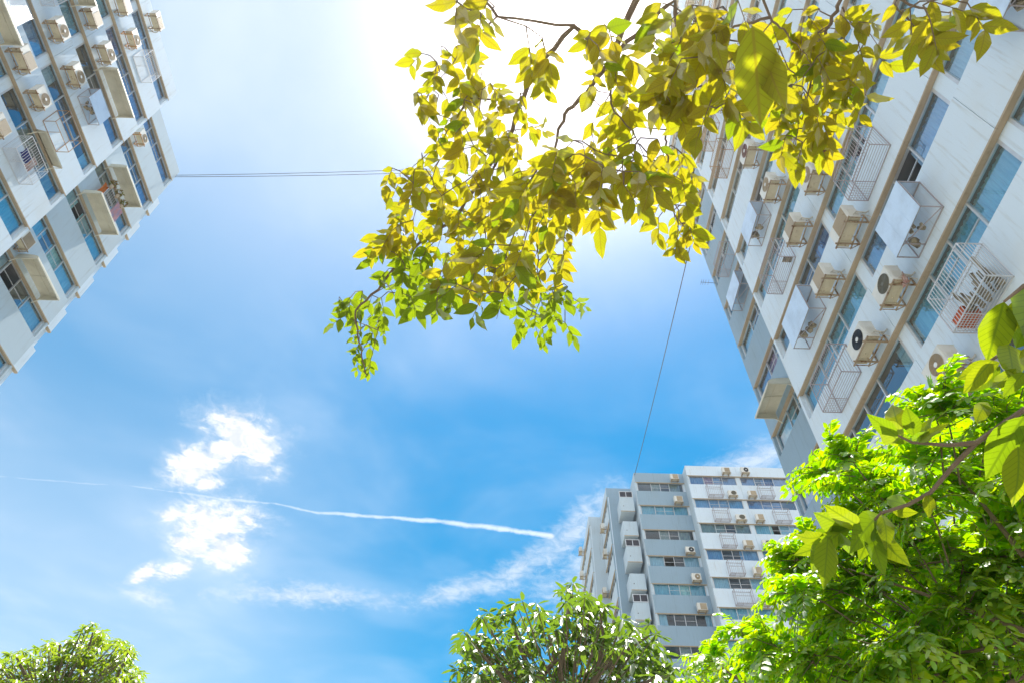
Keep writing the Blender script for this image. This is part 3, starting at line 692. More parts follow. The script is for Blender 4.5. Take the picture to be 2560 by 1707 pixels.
# sunlit tower cages
for y0, y1, j, m_, lab, kw in [
    (11.57, 12.87, 1, m_cagew, 'white window cage high on the sunlit tower below the roof corner', {}),
    (11.52, 12.86, 4, m_cageb, 'empty brown frame cage with few bars on the sunlit tower', dict(vsp=0.9, bottom=None, side=False)),
    (11.44, 12.94, 5, m_cagew, 'white window cage holding laundry under a tan board on the sunlit tower', dict(vsp=0.10)),
    (6.40, 7.82, 3, m_cagew, 'white window cage beside an awning, farthest from the sunlit tower corner', {})]:
    loc, rz = on_l(y0, y1, j); cage('window_cage', y1-y0, 1.12, 0.54, m_, lab, GC, loc, rz, **kw)
loc, rz = on_l(11.55, 12.83, 3, 0.56); panel_box(1.28, 1.0, 0.53, 'pale sheeted box with dry plants on the sunlit tower beside a long awning', GP, loc, rz)
loc, rz = on_l(6.4, 7.85, 4, 0.5); panel_box(1.45, 1.1, 0.56, 'box wrapped in shiny white plastic below a beige awning', GP, loc, rz, sm=m_plas, stuff=False)
# laundry in cage at row 5
loc, rz = on_l(11.44, 12.94, 5)
def laundry(name, x, y, z, wd, ht, m_, lab, loc, rz, seed=1):
    b = MB(); n = 8; i0 = 0
    for i in range(n+1):
        for k in range(4):
            xx = x-wd/2+wd*i/n; b.v.append((xx+0.03*math.sin(k*2+i), y+0.03*math.sin(i*1.7+seed)*(0.4+k*0.3), z-ht*k/3))
    for i in range(n):
        for k in range(3):
            q = i*4+k; b.f.append((q, q+4, q+5, q+1)); b.m.append(0)
    for v in list(b.v): b.v.append((v[0], v[1]+0.008, v[2]))
    m0 = (n+1)*4
    for fce in list(b.f): b.f.append(tuple(m0+q for q in reversed(fce))); b.m.append(0)
    return tag(link(name, b.mesh(name, m_), None, loc, rz), lab, 'laundry')
laundry('shirt', 0.15, 0.3, 0.9, 0.45, 0.5, m_navy, 'navy shirt hanging in the white laundry cage on the sunlit tower', loc, rz, 2)
laundry('towel', -0.2, 0.36, 0.95, 0.3, 0.7, m_pinkrag, 'pale towel hanging in the white laundry cage on the sunlit tower', loc, rz, 5)
# plants and bedding on the narrow bay
loc, rz = on_l(16.4, 18.1, 3, 0.60, LX2)
cage('balcony_rack', 1.5, 1.05, 0.50, m_cagew, 'rack draped with bedding between two awnings on the sunlit tower', GC, loc, rz, vsp=0.12, side=False)
laundry('blanket', -0.45, 0.56, 1.08, 0.62, 1.1, m_pink, 'pink patterned sheet draped over the rack on the sunlit tower', loc, rz, 3)
laundry('towel', 0.74, 0.30, 1.10, 0.35, 0.9, m_orange, 'orange towel draped over the end of the rack on the sunlit tower', loc, rz, 4)
def bush(x, y, z, r, seed):
    rr = random.Random(seed); b = MB()
    for i in range(90):
        t = rr.uniform(0, 6.28); h = rr.uniform(-1, 1); k = r*rr.uniform(0.5, 1.0); q = math.sqrt(1-h*h)
        c = Vector((x+k*q*math.cos(t), y+k*q*math.sin(t), z+k*h)); a = Vector((rr.uniform(-1, 1), rr.uniform(-1, 1), rr.uniform(-1, 1))).normalized()*0.07; d = a.cross(Vector((rr.uniform(-1, 1), rr.uniform(-1, 1), rr.uniform(-1, 1)))).normalized()*0.03
        b.quad(tuple(c-a), tuple(c-d), tuple(c+a), tuple(c+d))
    b.tube([(x, y, z-r*1.3), (x, y, z)], 0.015, 5)
    return b
for i, (x, z, lab) in enumerate([(0.75, 1.30, 'reddish leafy pot plant under the upper awning of the sunlit tower'), (0.15, 1.45, 'yellow green pot plant in the middle of the rack on the sunlit tower'), (-0.45, 1.45, 'dark reddish pot plant beside the pink sheet on the sunlit tower')]):
    p_ = bush(x, 0.55, z, 0.22, i)
    o = tag(link('pot_plant', p_.mesh('pot_plant', m_gar), None, loc, rz), lab, 'plant', 'plants on the rack')
    pt = MB(); pt.tube([(x, 0.55, z-0.42), (x, 0.55, z-0.22)], [0.07, 0.10], 10); part('pot', pt.mesh('pot', m_tan), o)

def awning(Lw, Dp, H, label, loc, rz, flat=False):
    root = tag(link('awning', None, None, loc, rz), label, 'awning', GA)
    a = Lw/2; b = MB(); n = 9
    prof = [(0.02+(Dp-0.02)*math.sin(t*math.pi/2), H*math.cos(t*math.pi/2)**0.8 if t < 1 else 0.0) for t in [i/n for i in range(n+1)]]
    if flat: prof = [(0.02, 0.22), (Dp, 0.0)]; n = 1
    ns = 40; i0 = len(b.v)
    for off in (0.0, 0.012):
        for i in range(n+1):
            for k in range(ns+1):
                y, z = prof[i]; b.v.append((-a+Lw*k/ns, y, z+off+0.006*(k % 2)))
    st_ = (n+1)*(ns+1)
    for i in range(n):
        for k in range(ns):
            q = i*(ns+1)+k; b.f.append((q, q+1, q+ns+2, q+ns+1)); b.m.append(0)
            b.f.append((st_+q, st_+q+ns+1, st_+q+ns+2, st_+q+1)); b.m.append(0)
    part('canopy', b.mesh('canopy', m_awn), root)
    if not flat:
        v = MB()                                                    # scalloped valance and side cheeks
        for k in range(ns):
            x0 = -a+Lw*k/ns; x1 = -a+Lw*(k+1)/ns; zz = -0.05-0.02*(k % 2)
            v.box(x0, x1, Dp, Dp+0.01, zz, 0.02)
        for sx_ in (-1, 1):
            for i in range(n):
                (y0, z0), (y1, z1) = prof[i], prof[i+1]
                v.quad((sx_*a, y0, 0.0), (sx_*a, y1, 0.0), (sx_*a, y1, z1), (sx_*a, y0, z0)); v.quad((sx_*(a-0.01), y0, 0.0), (sx_*(a-0.01), y0, z0), (sx_*(a-0.01), y1, z1), (sx_*(a-0.01), y1, 0.0))
        part('valance', v.mesh('valance', m_awn), root)
    f = MB()
    for x in (-a+0.02, 0, a-0.02):
        pp = [(x, y-0.0, z-0.014) for y, z in prof]; f.tube(pp, 0.013, 4)
    for q in (0.35, 0.7):
        i = int(q*n); y, z = prof[min(i, n)]; f.tube([(-a, y, z-0.016), (a, y, z-0.016)], 0.013, 4)
    for x in (-a+0.02, a-0.02):
        f.tube([(x, 0.02, -0.02), (x, Dp-0.02, -0.02)], 0.02, 4); f.tube([(x, -0.10, -0.25), (x, 0.14, -0.02)], 0.02, 4)
    f.tube([(-a, Dp-0.02, -0.02), (a, Dp-0.02, -0.02)], 0.02, 4)
    part('frame', f.mesh('frame', m_awn), root)
    return root
for X, y0, y1, j, d_, lab in [(LX, 11.07, 13.4, 2, 0.92, 'long beige ribbed awning in the middle of the sunlit tower'), (LX, 6.0, 8.37, 4, 0.86, 'beige ribbed awning beside the box wrapped in white plastic'),
        (LX, 6.0, 8.37, 2, 0.95, 'beige ribbed awning highest and farthest from the corner on the sunlit tower'), (LX2, 16.0, 18.32, 2, 0.95, 'awning over pot plants on the narrow bay of the sunlit tower'),
        (LX2, 16.0, 18.32, 3, 1.0, 'awning below the rack of bedding on the sunlit tower'), (LX2, 16.05, 18.25, 5, 0.99, 'lowest beige awning on the sunlit tower over dark panes')]:
    loc, rz = on_l(y0, y1, j, 0.02, X); awning(y1-y0, d_, 0.28, lab, loc, rz)
loc, rz = on_l(11.65, 13.2, 4, -0.25); awning(1.6, 0.55, 0.3, 'flat stained tan board sticking out above the laundry cage on the sunlit tower', loc, rz, True)
loc, rz = on_r(17.2, 19.1, 1, 0.02, RX2); awning(1.9, 0.92, 0.30, 'beige ribbed awning at the lower end of the shaded tower', loc, rz)
# far tower cages
for X0, X1, j, lab in [(19.6, 21.0, 1, 'first cage below the roof on the far tower white front'), (24.6, 25.9, 1, 'cage nearest the shaded tower, upper one on the far tower front'), (19.63, 21.04, 2, 'second cage down on the far tower white front'),
        (25.3, 26.7, 2, 'cage nearest the shaded tower, lower one on the far tower front'), (19.7, 20.95, 3, 'third cage down on the far tower white front'), (19.7, 21.0, 4, 'fourth cage down on the far tower white front'), (19.6, 21.1, 5, 'fifth cage down on the far tower white front, just above the trees')]:
    cage('window_cage', (X1-X0)*K, 1.3, 0.55, m_cagem, lab, GC, ((X0+X1)/2*K, BY1-0.002, LIP0+FH*(10-j)+0.1), R(180), vsp=0.16, dense=0.008, fr=0.022)
# covered unit, rag, antenna
c = MB(); c.tube([(0, 0.3, 0.05), (0, 0.3, 0.2), (0, 0.3, 0.5), (0, 0.3, 0.62)], [0.22, 0.30, 0.28, 0.12], 9)
tag(link('covered_bundle', c.mesh('covered_bundle', m_maroon), None, (RX, 8.1, LIP0+FH+0.10), R(90)), 'dark maroon covered bundle on a bracket beside the mauve cage', 'bundle')
laundry('rag', -0.42, 0.34, 0.20, 0.26, 0.34, m_pinkrag, 'spotted rag hung on the olive fanned air conditioner', (RX, 9.12, LIP0-FH), R(90), 2)
an = MB(); an.tube([(0, 0, 0), (0, 0.75, 0.05)], 0.014, 5)
for q in (0.35, 0.5, 0.62, 0.72): an.tube([(-0.16, q, 0.05), (0.16, q, 0.05)], 0.008, 4)
tag(link('antenna', an.mesh('antenna', m_cable), None, (RX2, 20.05, LIP0+FH*4+2.1), R(90)), 'small aerial sticking out from the edge of the shaded tower', 'antenna')

# ------------------------------------------------------------------ cables
def cable(a, b, sag, r, label, g_='cables strung between the towers'):
    a, b = np.array(a, float), np.array(b, float); pts = []
    for i in range(25):
        t = i/24; p = a+(b-a)*t; p[2] -= sag*4*t*(1-t); pts.append(tuple(p))
    m = MB(); m.tube(pts, r, 5)
    return tag(link('cable', m.mesh('cable', m_cable), None), label, 'cable', g_)
cable((LX2, 19.55, ROOF_L-0.6), (RX2, 20.1, ROOF_R-0.7), 0.5, 0.018, 'upper thin cable across the sky from the sunlit tower roof')
cable((LX2, 19.58, ROOF_L-0.75), (RX2, 20.15, ROOF_R-1.1), 0.62, 0.018, 'lower thin cable across the sky from the sunlit tower roof')
cable((RX2, 20.18, 36.2), (BX2+0.1, BY2+0.05, ROOF_B-0.3), 0.2, 0.03, 'single thin cable from the shaded tower down to the far tower roof')

# ------------------------------------------------------------------ foliage
def leaf_mesh(name, base, tip, nrm, L, wr, mt, prof=None, fold=0.10, curl=0.22, cols=(-1, -0.55, 0, 0.55, 1)):
    """many leaves in one mesh. base (N,3), tip dir (N,3), normal (N,3), length (N,), width ratio"""
    N = len(base); base = np.asarray(base, float); tip = np.asarray(tip, float); nrm = np.asarray(nrm, float)
    L = np.broadcast_to(np.asarray(L, float), (N,)); wr = np.broadcast_to(np.asarray(wr, float), (N,))
    tip /= np.linalg.norm(tip, axis=1, keepdims=True)+1e-9
    side = np.cross(nrm, tip); side /= np.linalg.norm(side, axis=1, keepdims=True)+1e-9
    nrm = np.cross(tip, side)
    if prof is None: prof = [(0.0, 0.0), (0.07, 0.36), (0.18, 0.74), (0.32, 0.97), (0.46, 1.0), (0.60, 0.88), (0.74, 0.63), (0.86, 0.34), (0.95, 0.10), (1.0, 0.0)]
    C_ = len(cols); K_ = len(prof); V = np.zeros((N, K_, C_, 3)); UV = np.zeros((K_, C_, 2))
    ph = rng.uniform(0, 6.28, (N, 3)); bend = rng.normal(0, 0.10, N)
    cl = curl*rng.uniform(0.2, 1.6, N); fd = fold*rng.uniform(-0.3, 1.7, N); tw_ = rng.uniform(-0.35, 0.35, N)
    for i, (t, wv_) in enumerate(prof):
        for k, s_ in enumerate(cols):
            hw = wv_*wr*L*0.5
            wav = (0.10*np.sin(9*t+ph[:, 0]+s_)+0.06*np.sin(17*t+ph[:, 1]))*abs(s_)**2
            V[:, i, k] = base + tip*(t*L)[:, None] + side*(s_*hw+bend*L*t*t)[:, None] + nrm*((fd*abs(s_)**1.4*wv_+wav*wv_ + tw_*s_*t*wv_*wr)*L*0.5 - cl*L*t*t)[:, None]
            UV[i, k] = (t, s_*(wv_ if wv_ > 0.05 else 0.05))
    faces = []
    for i in range(K_-1):
        for k in range(C_-1):
            a = i*C_+k; faces.append((a, a+1, a+C_+1, a+C_))
    faces = np.array(faces); nf = len(faces)
    F = (faces[None]+(np.arange(N)*K_*C_)[:, None, None]).reshape(-1, 4)
    me = bpy.data.meshes.new(name)
    me.vertices.add(N*K_*C_); me.vertices.foreach_set('co', V.reshape(-1))
    me.loops.add(len(F)*4); me.loops.foreach_set('vertex_index', F.reshape(-1).astype(np.int32))
    me.polygons.add(len(F)); me.polygons.foreach_set('loop_start', np.arange(0, len(F)*4, 4, dtype=np.int32))
    me.polygons.foreach_set('use_smooth', np.ones(len(F), dtype=bool))
    uvl = me.uv_layers.new(name='UVMap')
    uvv = np.tile(UV.reshape(-1, 2), (N, 1))[F.reshape(-1)]
    uvl.data.foreach_set('uv', uvv.reshape(-1))
    me.materials.append(mt); me.update(); me.validate()
    return me
def inpoly(P, poly):
    x, y = P[:, 0], P[:, 1]; r = np.zeros(len(P), bool); n = len(poly)
    for i in range(n):
        x1, y1 = poly[i]; x2, y2 = poly[(i+1) % n]
        c = ((y1 > y) != (y2 > y)) & (x < (x2-x1)*(y-y1)/(y2-y1+1e-12)+x1); r ^= c
    return r
def sample(poly, n, mind=0):
    poly = np.array(poly, float); lo, hi = poly.min(0), poly.max(0); out = []
    tries = 0
    while len(out) < n and tries < 60:
        P = rng.uniform(lo, hi, (n*4, 2)); P = P[inpoly(P, poly)]
        for q in P:
            if len(out) >= n: break
            if mind and out and np.min(np.hypot(*(np.array(out)-q).T)) < mind: continue
            out.append(q)
        tries += 1; mind *= 0.9
    return np.array(out)
def unit(v): return v/(np.linalg.norm(v, axis=-1, keepdims=True)+1e-9)
ZDN = np.array([0, 0, -1.0])

# overhanging tree: a trunk behind the viewer, limbs reaching overhead, hanging sprays of leaves
F_ = 1.0885   # factor from the sketch coordinates below to photograph pixels
tree_o = tag(link('leafy_tree', None, None, (2.6, -3.0, 0)), 'tree overhead with backlit yellow green leaves hanging into the sky', 'tree')
tb = MB(); tw = MB(); lv = []
OV = [  # outline, leaf length px, twigs, distance
    ([(955, 115), (1060, 85), (1130, 190), (1140, 330), (1000, 310), (985, 240), (950, 245)], 56, 32, 2.9),
    ([(890, 390), (1000, 350), (1140, 330), (1240, 380), (1230, 470), (1150, 520), (1040, 500), (950, 440)], 58, 44, 2.9),
    ([(850, 555), (900, 490), (1000, 460), (1200, 480), (1240, 520), (1200, 600), (1000, 690), (910, 700), (870, 690), (895, 590)], 54, 66, 3.2),
    ([(1000, 590), (1200, 530), (1230, 640), (1130, 690), (1000, 680)], 84, 13, 2.2),
    ([(1180, 400), (1300, 320), (1500, 330), (1520, 300), (1500, 400), (1420, 440), (1370, 460), (1300, 420), (1240, 480)], 84, 36, 2.2),
    ([(1200, 480), (1300, 440), (1305, 530), (1290, 620), (1325, 690), (1250, 700), (1170, 660)], 52, 34, 3.1),
    ([(1170, 690), (1250, 680), (1320, 690), (1300, 760), (1215, 755)], 44, 14, 3.6),
    ([(770, 660), (850, 640), (880, 690), (880, 760), (830, 775), (775, 735)], 40, 15, 3.8),
    ([(1110, 190), (1180, 180), (1230, 260), (1220, 330), (1150, 320)], 56, 11, 2.9),
    ([(1440, 180), (1490, 280), (1440, 330), (1330, 330), (1340, 250)], 64, 11, 2.7),
    ([(1040, 0), (1130, 0), (1110, 50), (1050, 20)], 96, 5, 1.9),
    ([(1210, 80), (1270, 70), (1260, 150), (1220, 170)], 74, 5, 2.4),
    ([(1330, 80), (1410, 20), (1420, 150), (1370, 200)], 74, 8, 2.4),
    ([(1500, 0), (1640, 40), (1720, 60), (1750, 180), (1690, 230), (1560, 270), (1530, 250), (1500, 200)], 88, 32, 2.1),
    ([(1720, 80), (1840, 90), (1900, 100), (1950, 180), (1945, 270), (1860, 340), (1780, 300), (1750, 220)], 62, 46, 2.8),
    ([(1800, 20), (1890, 15), (1880, 80), (1820, 75)], 56, 7, 2.9),
    ([(1910, 20), (1990, 50), (2015, 120), (1960, 140), (1890, 120)], 60, 14, 2.8),
    ([(2040, 0), (2230, 0), (2190, 50), (2110, 70), (2060, 50)], 80, 10, 2.1),
    ([(1560, 0), (1700, 0), (1700, 60), (1600, 60)], 92, 8, 2.0),
    ([(1540, 335), (1595, 350), (1595, 400), (1560, 420)], 72, 5, 2.4),
    ([(1520, 430), (1590, 470), (1580, 550), (1540, 540), (1465, 470)], 58, 9, 2.8),
    ([(820, 780), (850, 790), (855, 830), (820, 840)], 40, 4, 3.8),
]
limbs = [([(1420, -420), (1560, -120), (1460, 0), (1403, 141), (1350, 211), (1304, 253), (1283, 299), (1262, 400)], 2.75, 0.030),
         ([(1403, 141), (1320, 60), (1227, 158), (1202, 229), (1168, 323), (1112, 398), (1075, 459), (1041, 507), (973, 551), (909, 609), (867, 663), (817, 714), (823, 772), (833, 827), (843, 862)], 3.3, 0.020),
         ([(1168, 323), (1125, 400), (1122, 452), (1110, 513), (1120, 600)], 3.1, 0.010), ([(1262, 400), (1180, 430), (1225, 483), (1231, 557), (1237, 640), (1279, 724)], 3.2, 0.011),
         ([(1403, 141), (1480, 60), (1549, 0), (1559, 112), (1561, 150), (1547, 211), (1536, 290), (1528, 328), (1533, 362), (1545, 450), (1570, 520)], 2.5, 0.013),
         ([(1900, -300), (1935, 0), (1906, 56), (1884, 112), (1865, 184), (1842, 275)], 2.8, 0.014), ([(1700, -160), (1769, 41), (1800, 71), (1833, 103), (1865, 150)], 2.7, 0.009),
         ([(1769, 41), (1690, 60), (1640, 110), (1600, 200)], 2.4, 0.008), ([(1900, -300), (2020, -20), (2110, 20), (2180, 30)], 2.3, 0.010),
         ([(1320, 60), (1140, 40), (1060, 120), (1000, 200)], 3.0, 0.010), ([(1140, 40), (1080, -40), (1050, 5)], 2.3, 0.008), ([(1202, 229), (1080, 230), (1010, 330), (930, 400)], 3.0, 0.008),
         ([(1403, 141), (1400, 240), (1450, 300), (1480, 360)], 2.4, 0.008), ([(1933, 20), (1960, 60), (1985, 100)], 2.8, 0.006)]
nodes = []
for pts, dist, r_ in limbs:
    P = [at(x*F_, y*F_, dist) for x, y in pts]; Q = []
    for i in range(len(P)-1):
        for t in np.linspace(0, 1, 5)[:-1]:
            Q.append(P[i]*(1-t)+P[i+1]*t + rng.normal(0, 0.003, 3))
    Q.append(P[-1]); n = len(Q)
    tb.tube([tuple(q) for q in Q], [r_*0.62*(1-0.78*i/(n-1)) for i in range(n)], 6)
    nodes += [(q, dist) for q in Q]
hub = at(1420*F_, -420*F_, 2.75); hub2 = at(1900*F_, -300*F_, 2.6)
for a_, r_ in ((hub, 0.036), (hub2, 0.03)):
    e = np.array([2.5, -2.9, 3.6]); m_ = (a_+e)/2+np.array([0, 0, 0.5])
    cv = [a_*(1-t)**2+m_*2*t*(1-t)+e*t*t+np.array([0.05*math.sin(9*t), 0.04*math.sin(7*t+1), 0]) *(t > 0) for t in np.linspace(0, 1, 10)]
    tb.tube([tuple(q) for q in cv], [r_*(0.5+1.8*(i/9)**1.3) for i in range(10)], 8)
tr_ = MB(); tr_.tube([(2.6, -3.0, 0), (2.55, -2.95, 1.5), (2.5, -2.9, 3.7), (2.8, -3.3, 5.5)], [0.17, 0.14, 0.11, 0.05], 12)
NP = np.array([q for q, _ in nodes])
LB, LT, LN, LL, LW = [], [], [], [], []
def add_leaf(b, tdir, n, l, wr): LB.append(b); LT.append(tdir); LN.append(n); LL.append(l); LW.append(wr)
PT = []
for poly, Lp, nt, dist in OV:
    for (x, y) in sample(np.array(poly)*F_, max(2, int(round(nt*(0.82 if poly[0][0] < 1200 else 0.74)))), Lp*0.6):
        d = dist*rng.uniform(0.93, 1.07); PT.append((x, y, d, Lp, at(x, y, d)))
PT.sort(key=lambda q: np.min(np.linalg.norm(NP-q[4], axis=1)))
GREEN = []
for (x, y, d, Lp, b) in PT:
    d_ray = ray(x, y); l0 = Lp/FPX*d*(0.82 if Lp < 66 else 0.78)
    k = np.argmin(np.linalg.norm(NP-b, axis=1)); q = NP[k]
    mid = q*0.45+b*0.55+np.array([0, 0, 0.025])+rng.normal(0, 0.01, 3)
    tw.tube([tuple(q), tuple(mid), tuple(b)], [0.0026, 0.0022, 0.0016], 5)
    NP = np.vstack([NP, mid[None], b[None]])
    ax = unit(b-mid)*0.5+ZDN*0.6+up*-0.55+rng.normal(0, 0.25, 3); ax = unit(ax-d_ray*np.dot(ax, d_ray)*0.6)
    sd = unit(np.cross(ax, d_ray)); m = rng.integers(4, 8)
    e = b+ax*l0*1.05; tw.tube([tuple(b), tuple(e)], [0.0016, 0.0009], 4)
    sv = rng.uniform(0.8, 1.15)
    for i in range(m):
        p = b+ax*l0*1.05*(i/(m-1)); sg = 1 if i % 2 else -1
        if i == m-1: sg = 0
        td = unit(ax*0.75+sd*sg*0.75+ZDN*0.15+rng.normal(0, 0.18, 3))
        nn_ = unit(-d_ray*0.8+rng.normal(0, 0.48, 3)+np.array([0, 0, -0.25]))
        if rng.random() < 0.12: continue
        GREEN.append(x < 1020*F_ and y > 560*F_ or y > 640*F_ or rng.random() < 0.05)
        add_leaf(p, td, nn_, l0*sv*rng.uniform(0.55, 1.18), rng.uniform(0.42, 0.56))
# the single very near leaf and the hanging tail
gp = at(1728*F_, 60*F_, 1.05); add_leaf(gp, unit(at(1745*F_, 240*F_, 1.05)-gp), unit(-ray(1880, 160)+np.array([0.25, 0, 0])), 0.135, 0.46)
gp = at(1752*F_, 95*F_, 1.08); add_leaf(gp, unit(at(1770*F_, 215*F_, 1.05)-gp), unit(-ray(1880, 160)+np.array([-0.5, 0, 0])), 0.105, 0.40)
part('trunk', tr_.mesh('trunk', m_bark), tree_o, (-2.6, 3.0, 0)); i0 = len(tb.v); tb.v += tw.v; tb.f += [tuple(q+i0 for q in f) for f in tw.f]; tb.m += tw.m
part('limb', tb.mesh('limb', m_bark), tree_o, (-2.6, 3.0, 0))
GREEN += [False]*(len(LB)-len(GREEN)); GREEN = np.array(GREEN)
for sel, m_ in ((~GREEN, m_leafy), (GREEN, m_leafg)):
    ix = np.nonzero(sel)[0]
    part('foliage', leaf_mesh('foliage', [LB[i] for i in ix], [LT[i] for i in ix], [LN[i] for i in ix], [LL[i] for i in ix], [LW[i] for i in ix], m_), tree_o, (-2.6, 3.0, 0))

# near branch from the right --------------------------------------
tree_n = tag(link('leafy_tree', None, None, (3.2, 0.9, 0)), 'near branch with large yellow leaves crossing the feathery tree', 'tree')
tb = MB(); tw = MB(); LB, LT, LN, LL, LW = [], [], [], [], []
bp = [(2900, 900, 1.9), (2700, 960, 1.75), (2560, 1023, 1.65), (2440, 1106, 1.62), (2379, 1168, 1.62), (2327, 1229, 1.62), (2271, 1260, 1.62), (2204, 1281, 1.62), (2178, 1307, 1.62), (2126, 1322, 1.62), (2060, 1335, 1.63)]
P = [at(*q) for q in bp]; tb.tube([tuple(q) for q in P], [0.0115, 0.0068, 0.0056, 0.0052, 0.0047, 0.0042, 0.0038, 0.0033, 0.0028, 0.0022, 0.0013], 7)
m_ = np.array([2.5, 1.0, 3.0]); e = np.array([3.15, 0.9, 2.4])
cv = [P[0]*(1-t)**2+m_*2*t*(1-t)+e*t*t+np.array([0.02*math.sin(11*t), 0.03*math.sin(8*t), 0.02*math.sin(13*t)]) for t in np.linspace(0, 1, 9)]
tb.tube([tuple(q) for q in cv], [0.0115+0.03*(i/8)**1.4 for i in range(9)], 8)
tb2 = [(2440, 1106, 1.62), (2370, 1112, 1.6), (2280, 1105, 1.58), (2240, 1085, 1.57)]; tb.tube([tuple(at(*q)) for q in tb2], [0.006, 0.004, 0.003, 0.002], 6)
tb3 = [(2700, 960, 1.75), (2600, 900, 1.6), (2520, 870, 1.55), (2480, 900, 1.5)]; tb.tube([tuple(at(*q)) for q in tb3], [0.008, 0.006, 0.004, 0.002], 6)
tb4 = [(2900, 900, 1.9), (2680, 760, 1.5), (2560, 715, 1.4), (2510, 755, 1.38)]; tb.tube([tuple(at(*q)) for q in tb4], [0.008, 0.006, 0.004, 0.002], 6)
tr_ = MB(); tr_.tube([(3.2, 0.9, 0), (3.15, 0.9, 1.3), (3.15, 0.9, 2.6), (3.4, 0.7, 4.5)], [0.10, 0.085, 0.065, 0.03], 10)
# (base px, tip px, width ratio)
NL = [((2510, 755), (2463, 915), .50), ((2545, 745), (2535, 855), .42), ((2580, 720), (2545, 850), .5), ((2540, 870), (2575, 800), .6), ((2500, 905), (2380, 945), .42), ((2480, 900), (2410, 985), .45), ((2500, 915), (2430, 990), .40),
      ((2520, 860), (2540, 940), .6), ((2560, 870), (2600, 930), .5), ((2540, 920), (2480, 985), .4), ((2560, 930), (2510, 985), .45), ((2470, 1005), (2425, 1045), .5),
      ((2245, 1090), (2158, 1030), .40), ((2250, 1080), (2225, 990), .55), ((2285, 1090), (2275, 1005), .55), ((2300, 1100), (2335, 1030), .5), ((2275, 1095), (2215, 1095), .6), ((2280, 1100), (2330, 1080), .5), ((2250, 1105), (2205, 1060), .5), ((2300, 1105), (2360, 1050), .35),
      ((2480, 1020), (2412, 1045), .55), ((2560, 1040), (2450, 1205), .45), ((2545, 1115), (2560, 1275), .48), ((2560, 1095), (2620, 1190), .5), ((2580, 1060), (2520, 1100), .5),
      ((2200, 1285), (2120, 1345), .45), ((2180, 1310), (2230, 1420), .42), ((2175, 1310), (2195, 1450), .36), ((2190, 1300), (2150, 1400), .45), ((2205, 1285), (2240, 1370), .4), ((2230, 1275), (2300, 1290), .5),
      ((2126, 1322), (2020, 1290), .42), ((2126, 1322), (1990, 1360), .36), ((2100, 1330), (2000, 1420), .42), ((2080, 1335), (1990, 1430), .36), ((2070, 1338), (2060, 1480), .40), ((2065, 1338), (2085, 1460), .34), ((2100, 1330), (2140, 1400), .4), ((2120, 1325), (2040, 1270), .5), ((2150, 1315), (2060, 1265), .4), ((2060, 1335), (1985, 1380), .34), ((2320, 1235), (2330, 1300), .45), ((2270, 1262), (2200, 1240), .5)]
for a_, b_, wr in NL:
    d = 1.60 if a_[0] < 2480 or a_[1] > 1000 else 1.45
    d *= rng.uniform(0.97, 1.03)
    A, B = at(*a_, d), at(*b_, d*rng.uniform(0.93, 1.03)); l = np.linalg.norm(B-A)
    add_leaf(A, (B-A)/l, unit(-ray(*a_)+rng.normal(0, 0.35, 3)+np.array([0, 0, -0.1])), l*(0.95 if a_[0] > 2400 else 0.90), wr*1.0)
o_ = (-3.2, -0.9, 0)
part('trunk', tr_.mesh('trunk', m_bark), tree_n, o_); part('limb', tb.mesh('limb', m_bark), tree_n, o_)
part('foliage', leaf_mesh('foliage', LB, LT, LN, LL, LW, m_leafn), tree_n, o_)

# feathery green tree on the right ---------------------------------
def fronds(poly, n, mind, d0, d1, Lf, nl, ll, centre, mt, droop=0.5, wr=0.42, tb=None, lean=None):
    """pinnate fronds: origin spread through the crown's volume, growing outwards and arching down"""
    pts = sample(poly, n, mind); B_, T_, N_, L_, W_ = [], [], [], [], []
    for (x, y) in pts:
        d = rng.uniform(d0, d1); o = at(x, y, d)
        out = unit(o-centre+np.array([0, 0, 0.6])); out = unit(out+rng.normal(0, 0.45, 3))
        L0 = Lf*rng.uniform(0.7, 1.15); side = unit(np.cross(out, np.array([0, 0, 1.0]))+rng.normal(0, 0.2, 3)); nrm = unit(np.cross(side, out))
        if nrm[2] < 0: nrm = -nrm
        P = []
        for i in range(nl+1):
            t = i/nl; P.append(o+out*L0*t-np.array([0, 0, 1])*droop*L0*t*t - out*L0*0.0)
        if tb is not None: tb.tube([tuple(P[0]), tuple(P[nl//2]), tuple(P[-1])], [0.004, 0.003, 0.0015], 4, False)
        for i in range(1, nl+1):
            t = i/nl; dr = unit(P[i]-P[i-1]); up_ = unit(np.cross(side, dr)); up_ = up_ if up_[2] > 0 else -up_
            for sg in ((-1, 1) if i < nl else (0,)):
                td = unit(dr*0.55+side*sg*0.9-np.array([0, 0, 0.18])+rng.normal(0, 0.13, 3)) if sg else dr
                B_.append(P[i]); T_.append(td); N_.append(unit(up_+rng.normal(0, 0.25, 3)))
                L_.append(ll*(1-0.35*abs(t-0.45))*rng.uniform(0.85, 1.1)); W_.append(wr)
    return B_, T_, N_, L_, W_
PR5 = [(0.0, 0.0), (0.22, 0.8), (0.55, 1.0), (0.82, 0.6), (1.0, 0.0)]
def crown_tree(label, base, trunk_pts, trunk_r, limbs, sets, mt, prof=PR5):
    o = tag(link('leafy_tree', None, None, base), label, 'tree')
    off = (-base[0], -base[1], 0); tb = MB()
    t = MB(); t.tube(trunk_pts, trunk_r, 10); part('trunk', t.mesh('trunk', m_bark), o, off)
    for pts, rr in limbs: tb.tube([tuple(q) for q in pts], rr, 6)
    A = [[], [], [], [], []]
    for st_ in sets:
        r_ = st_(tb)
        for k in range(5): A[k] += list(r_[k])
    part('limb', tb.mesh('limb', m_bark), o, off)
    part('foliage', leaf_mesh('foliage', *A, mt, prof=prof, curl=0.18, cols=(-1, 0, 1)), o, off)
    return o
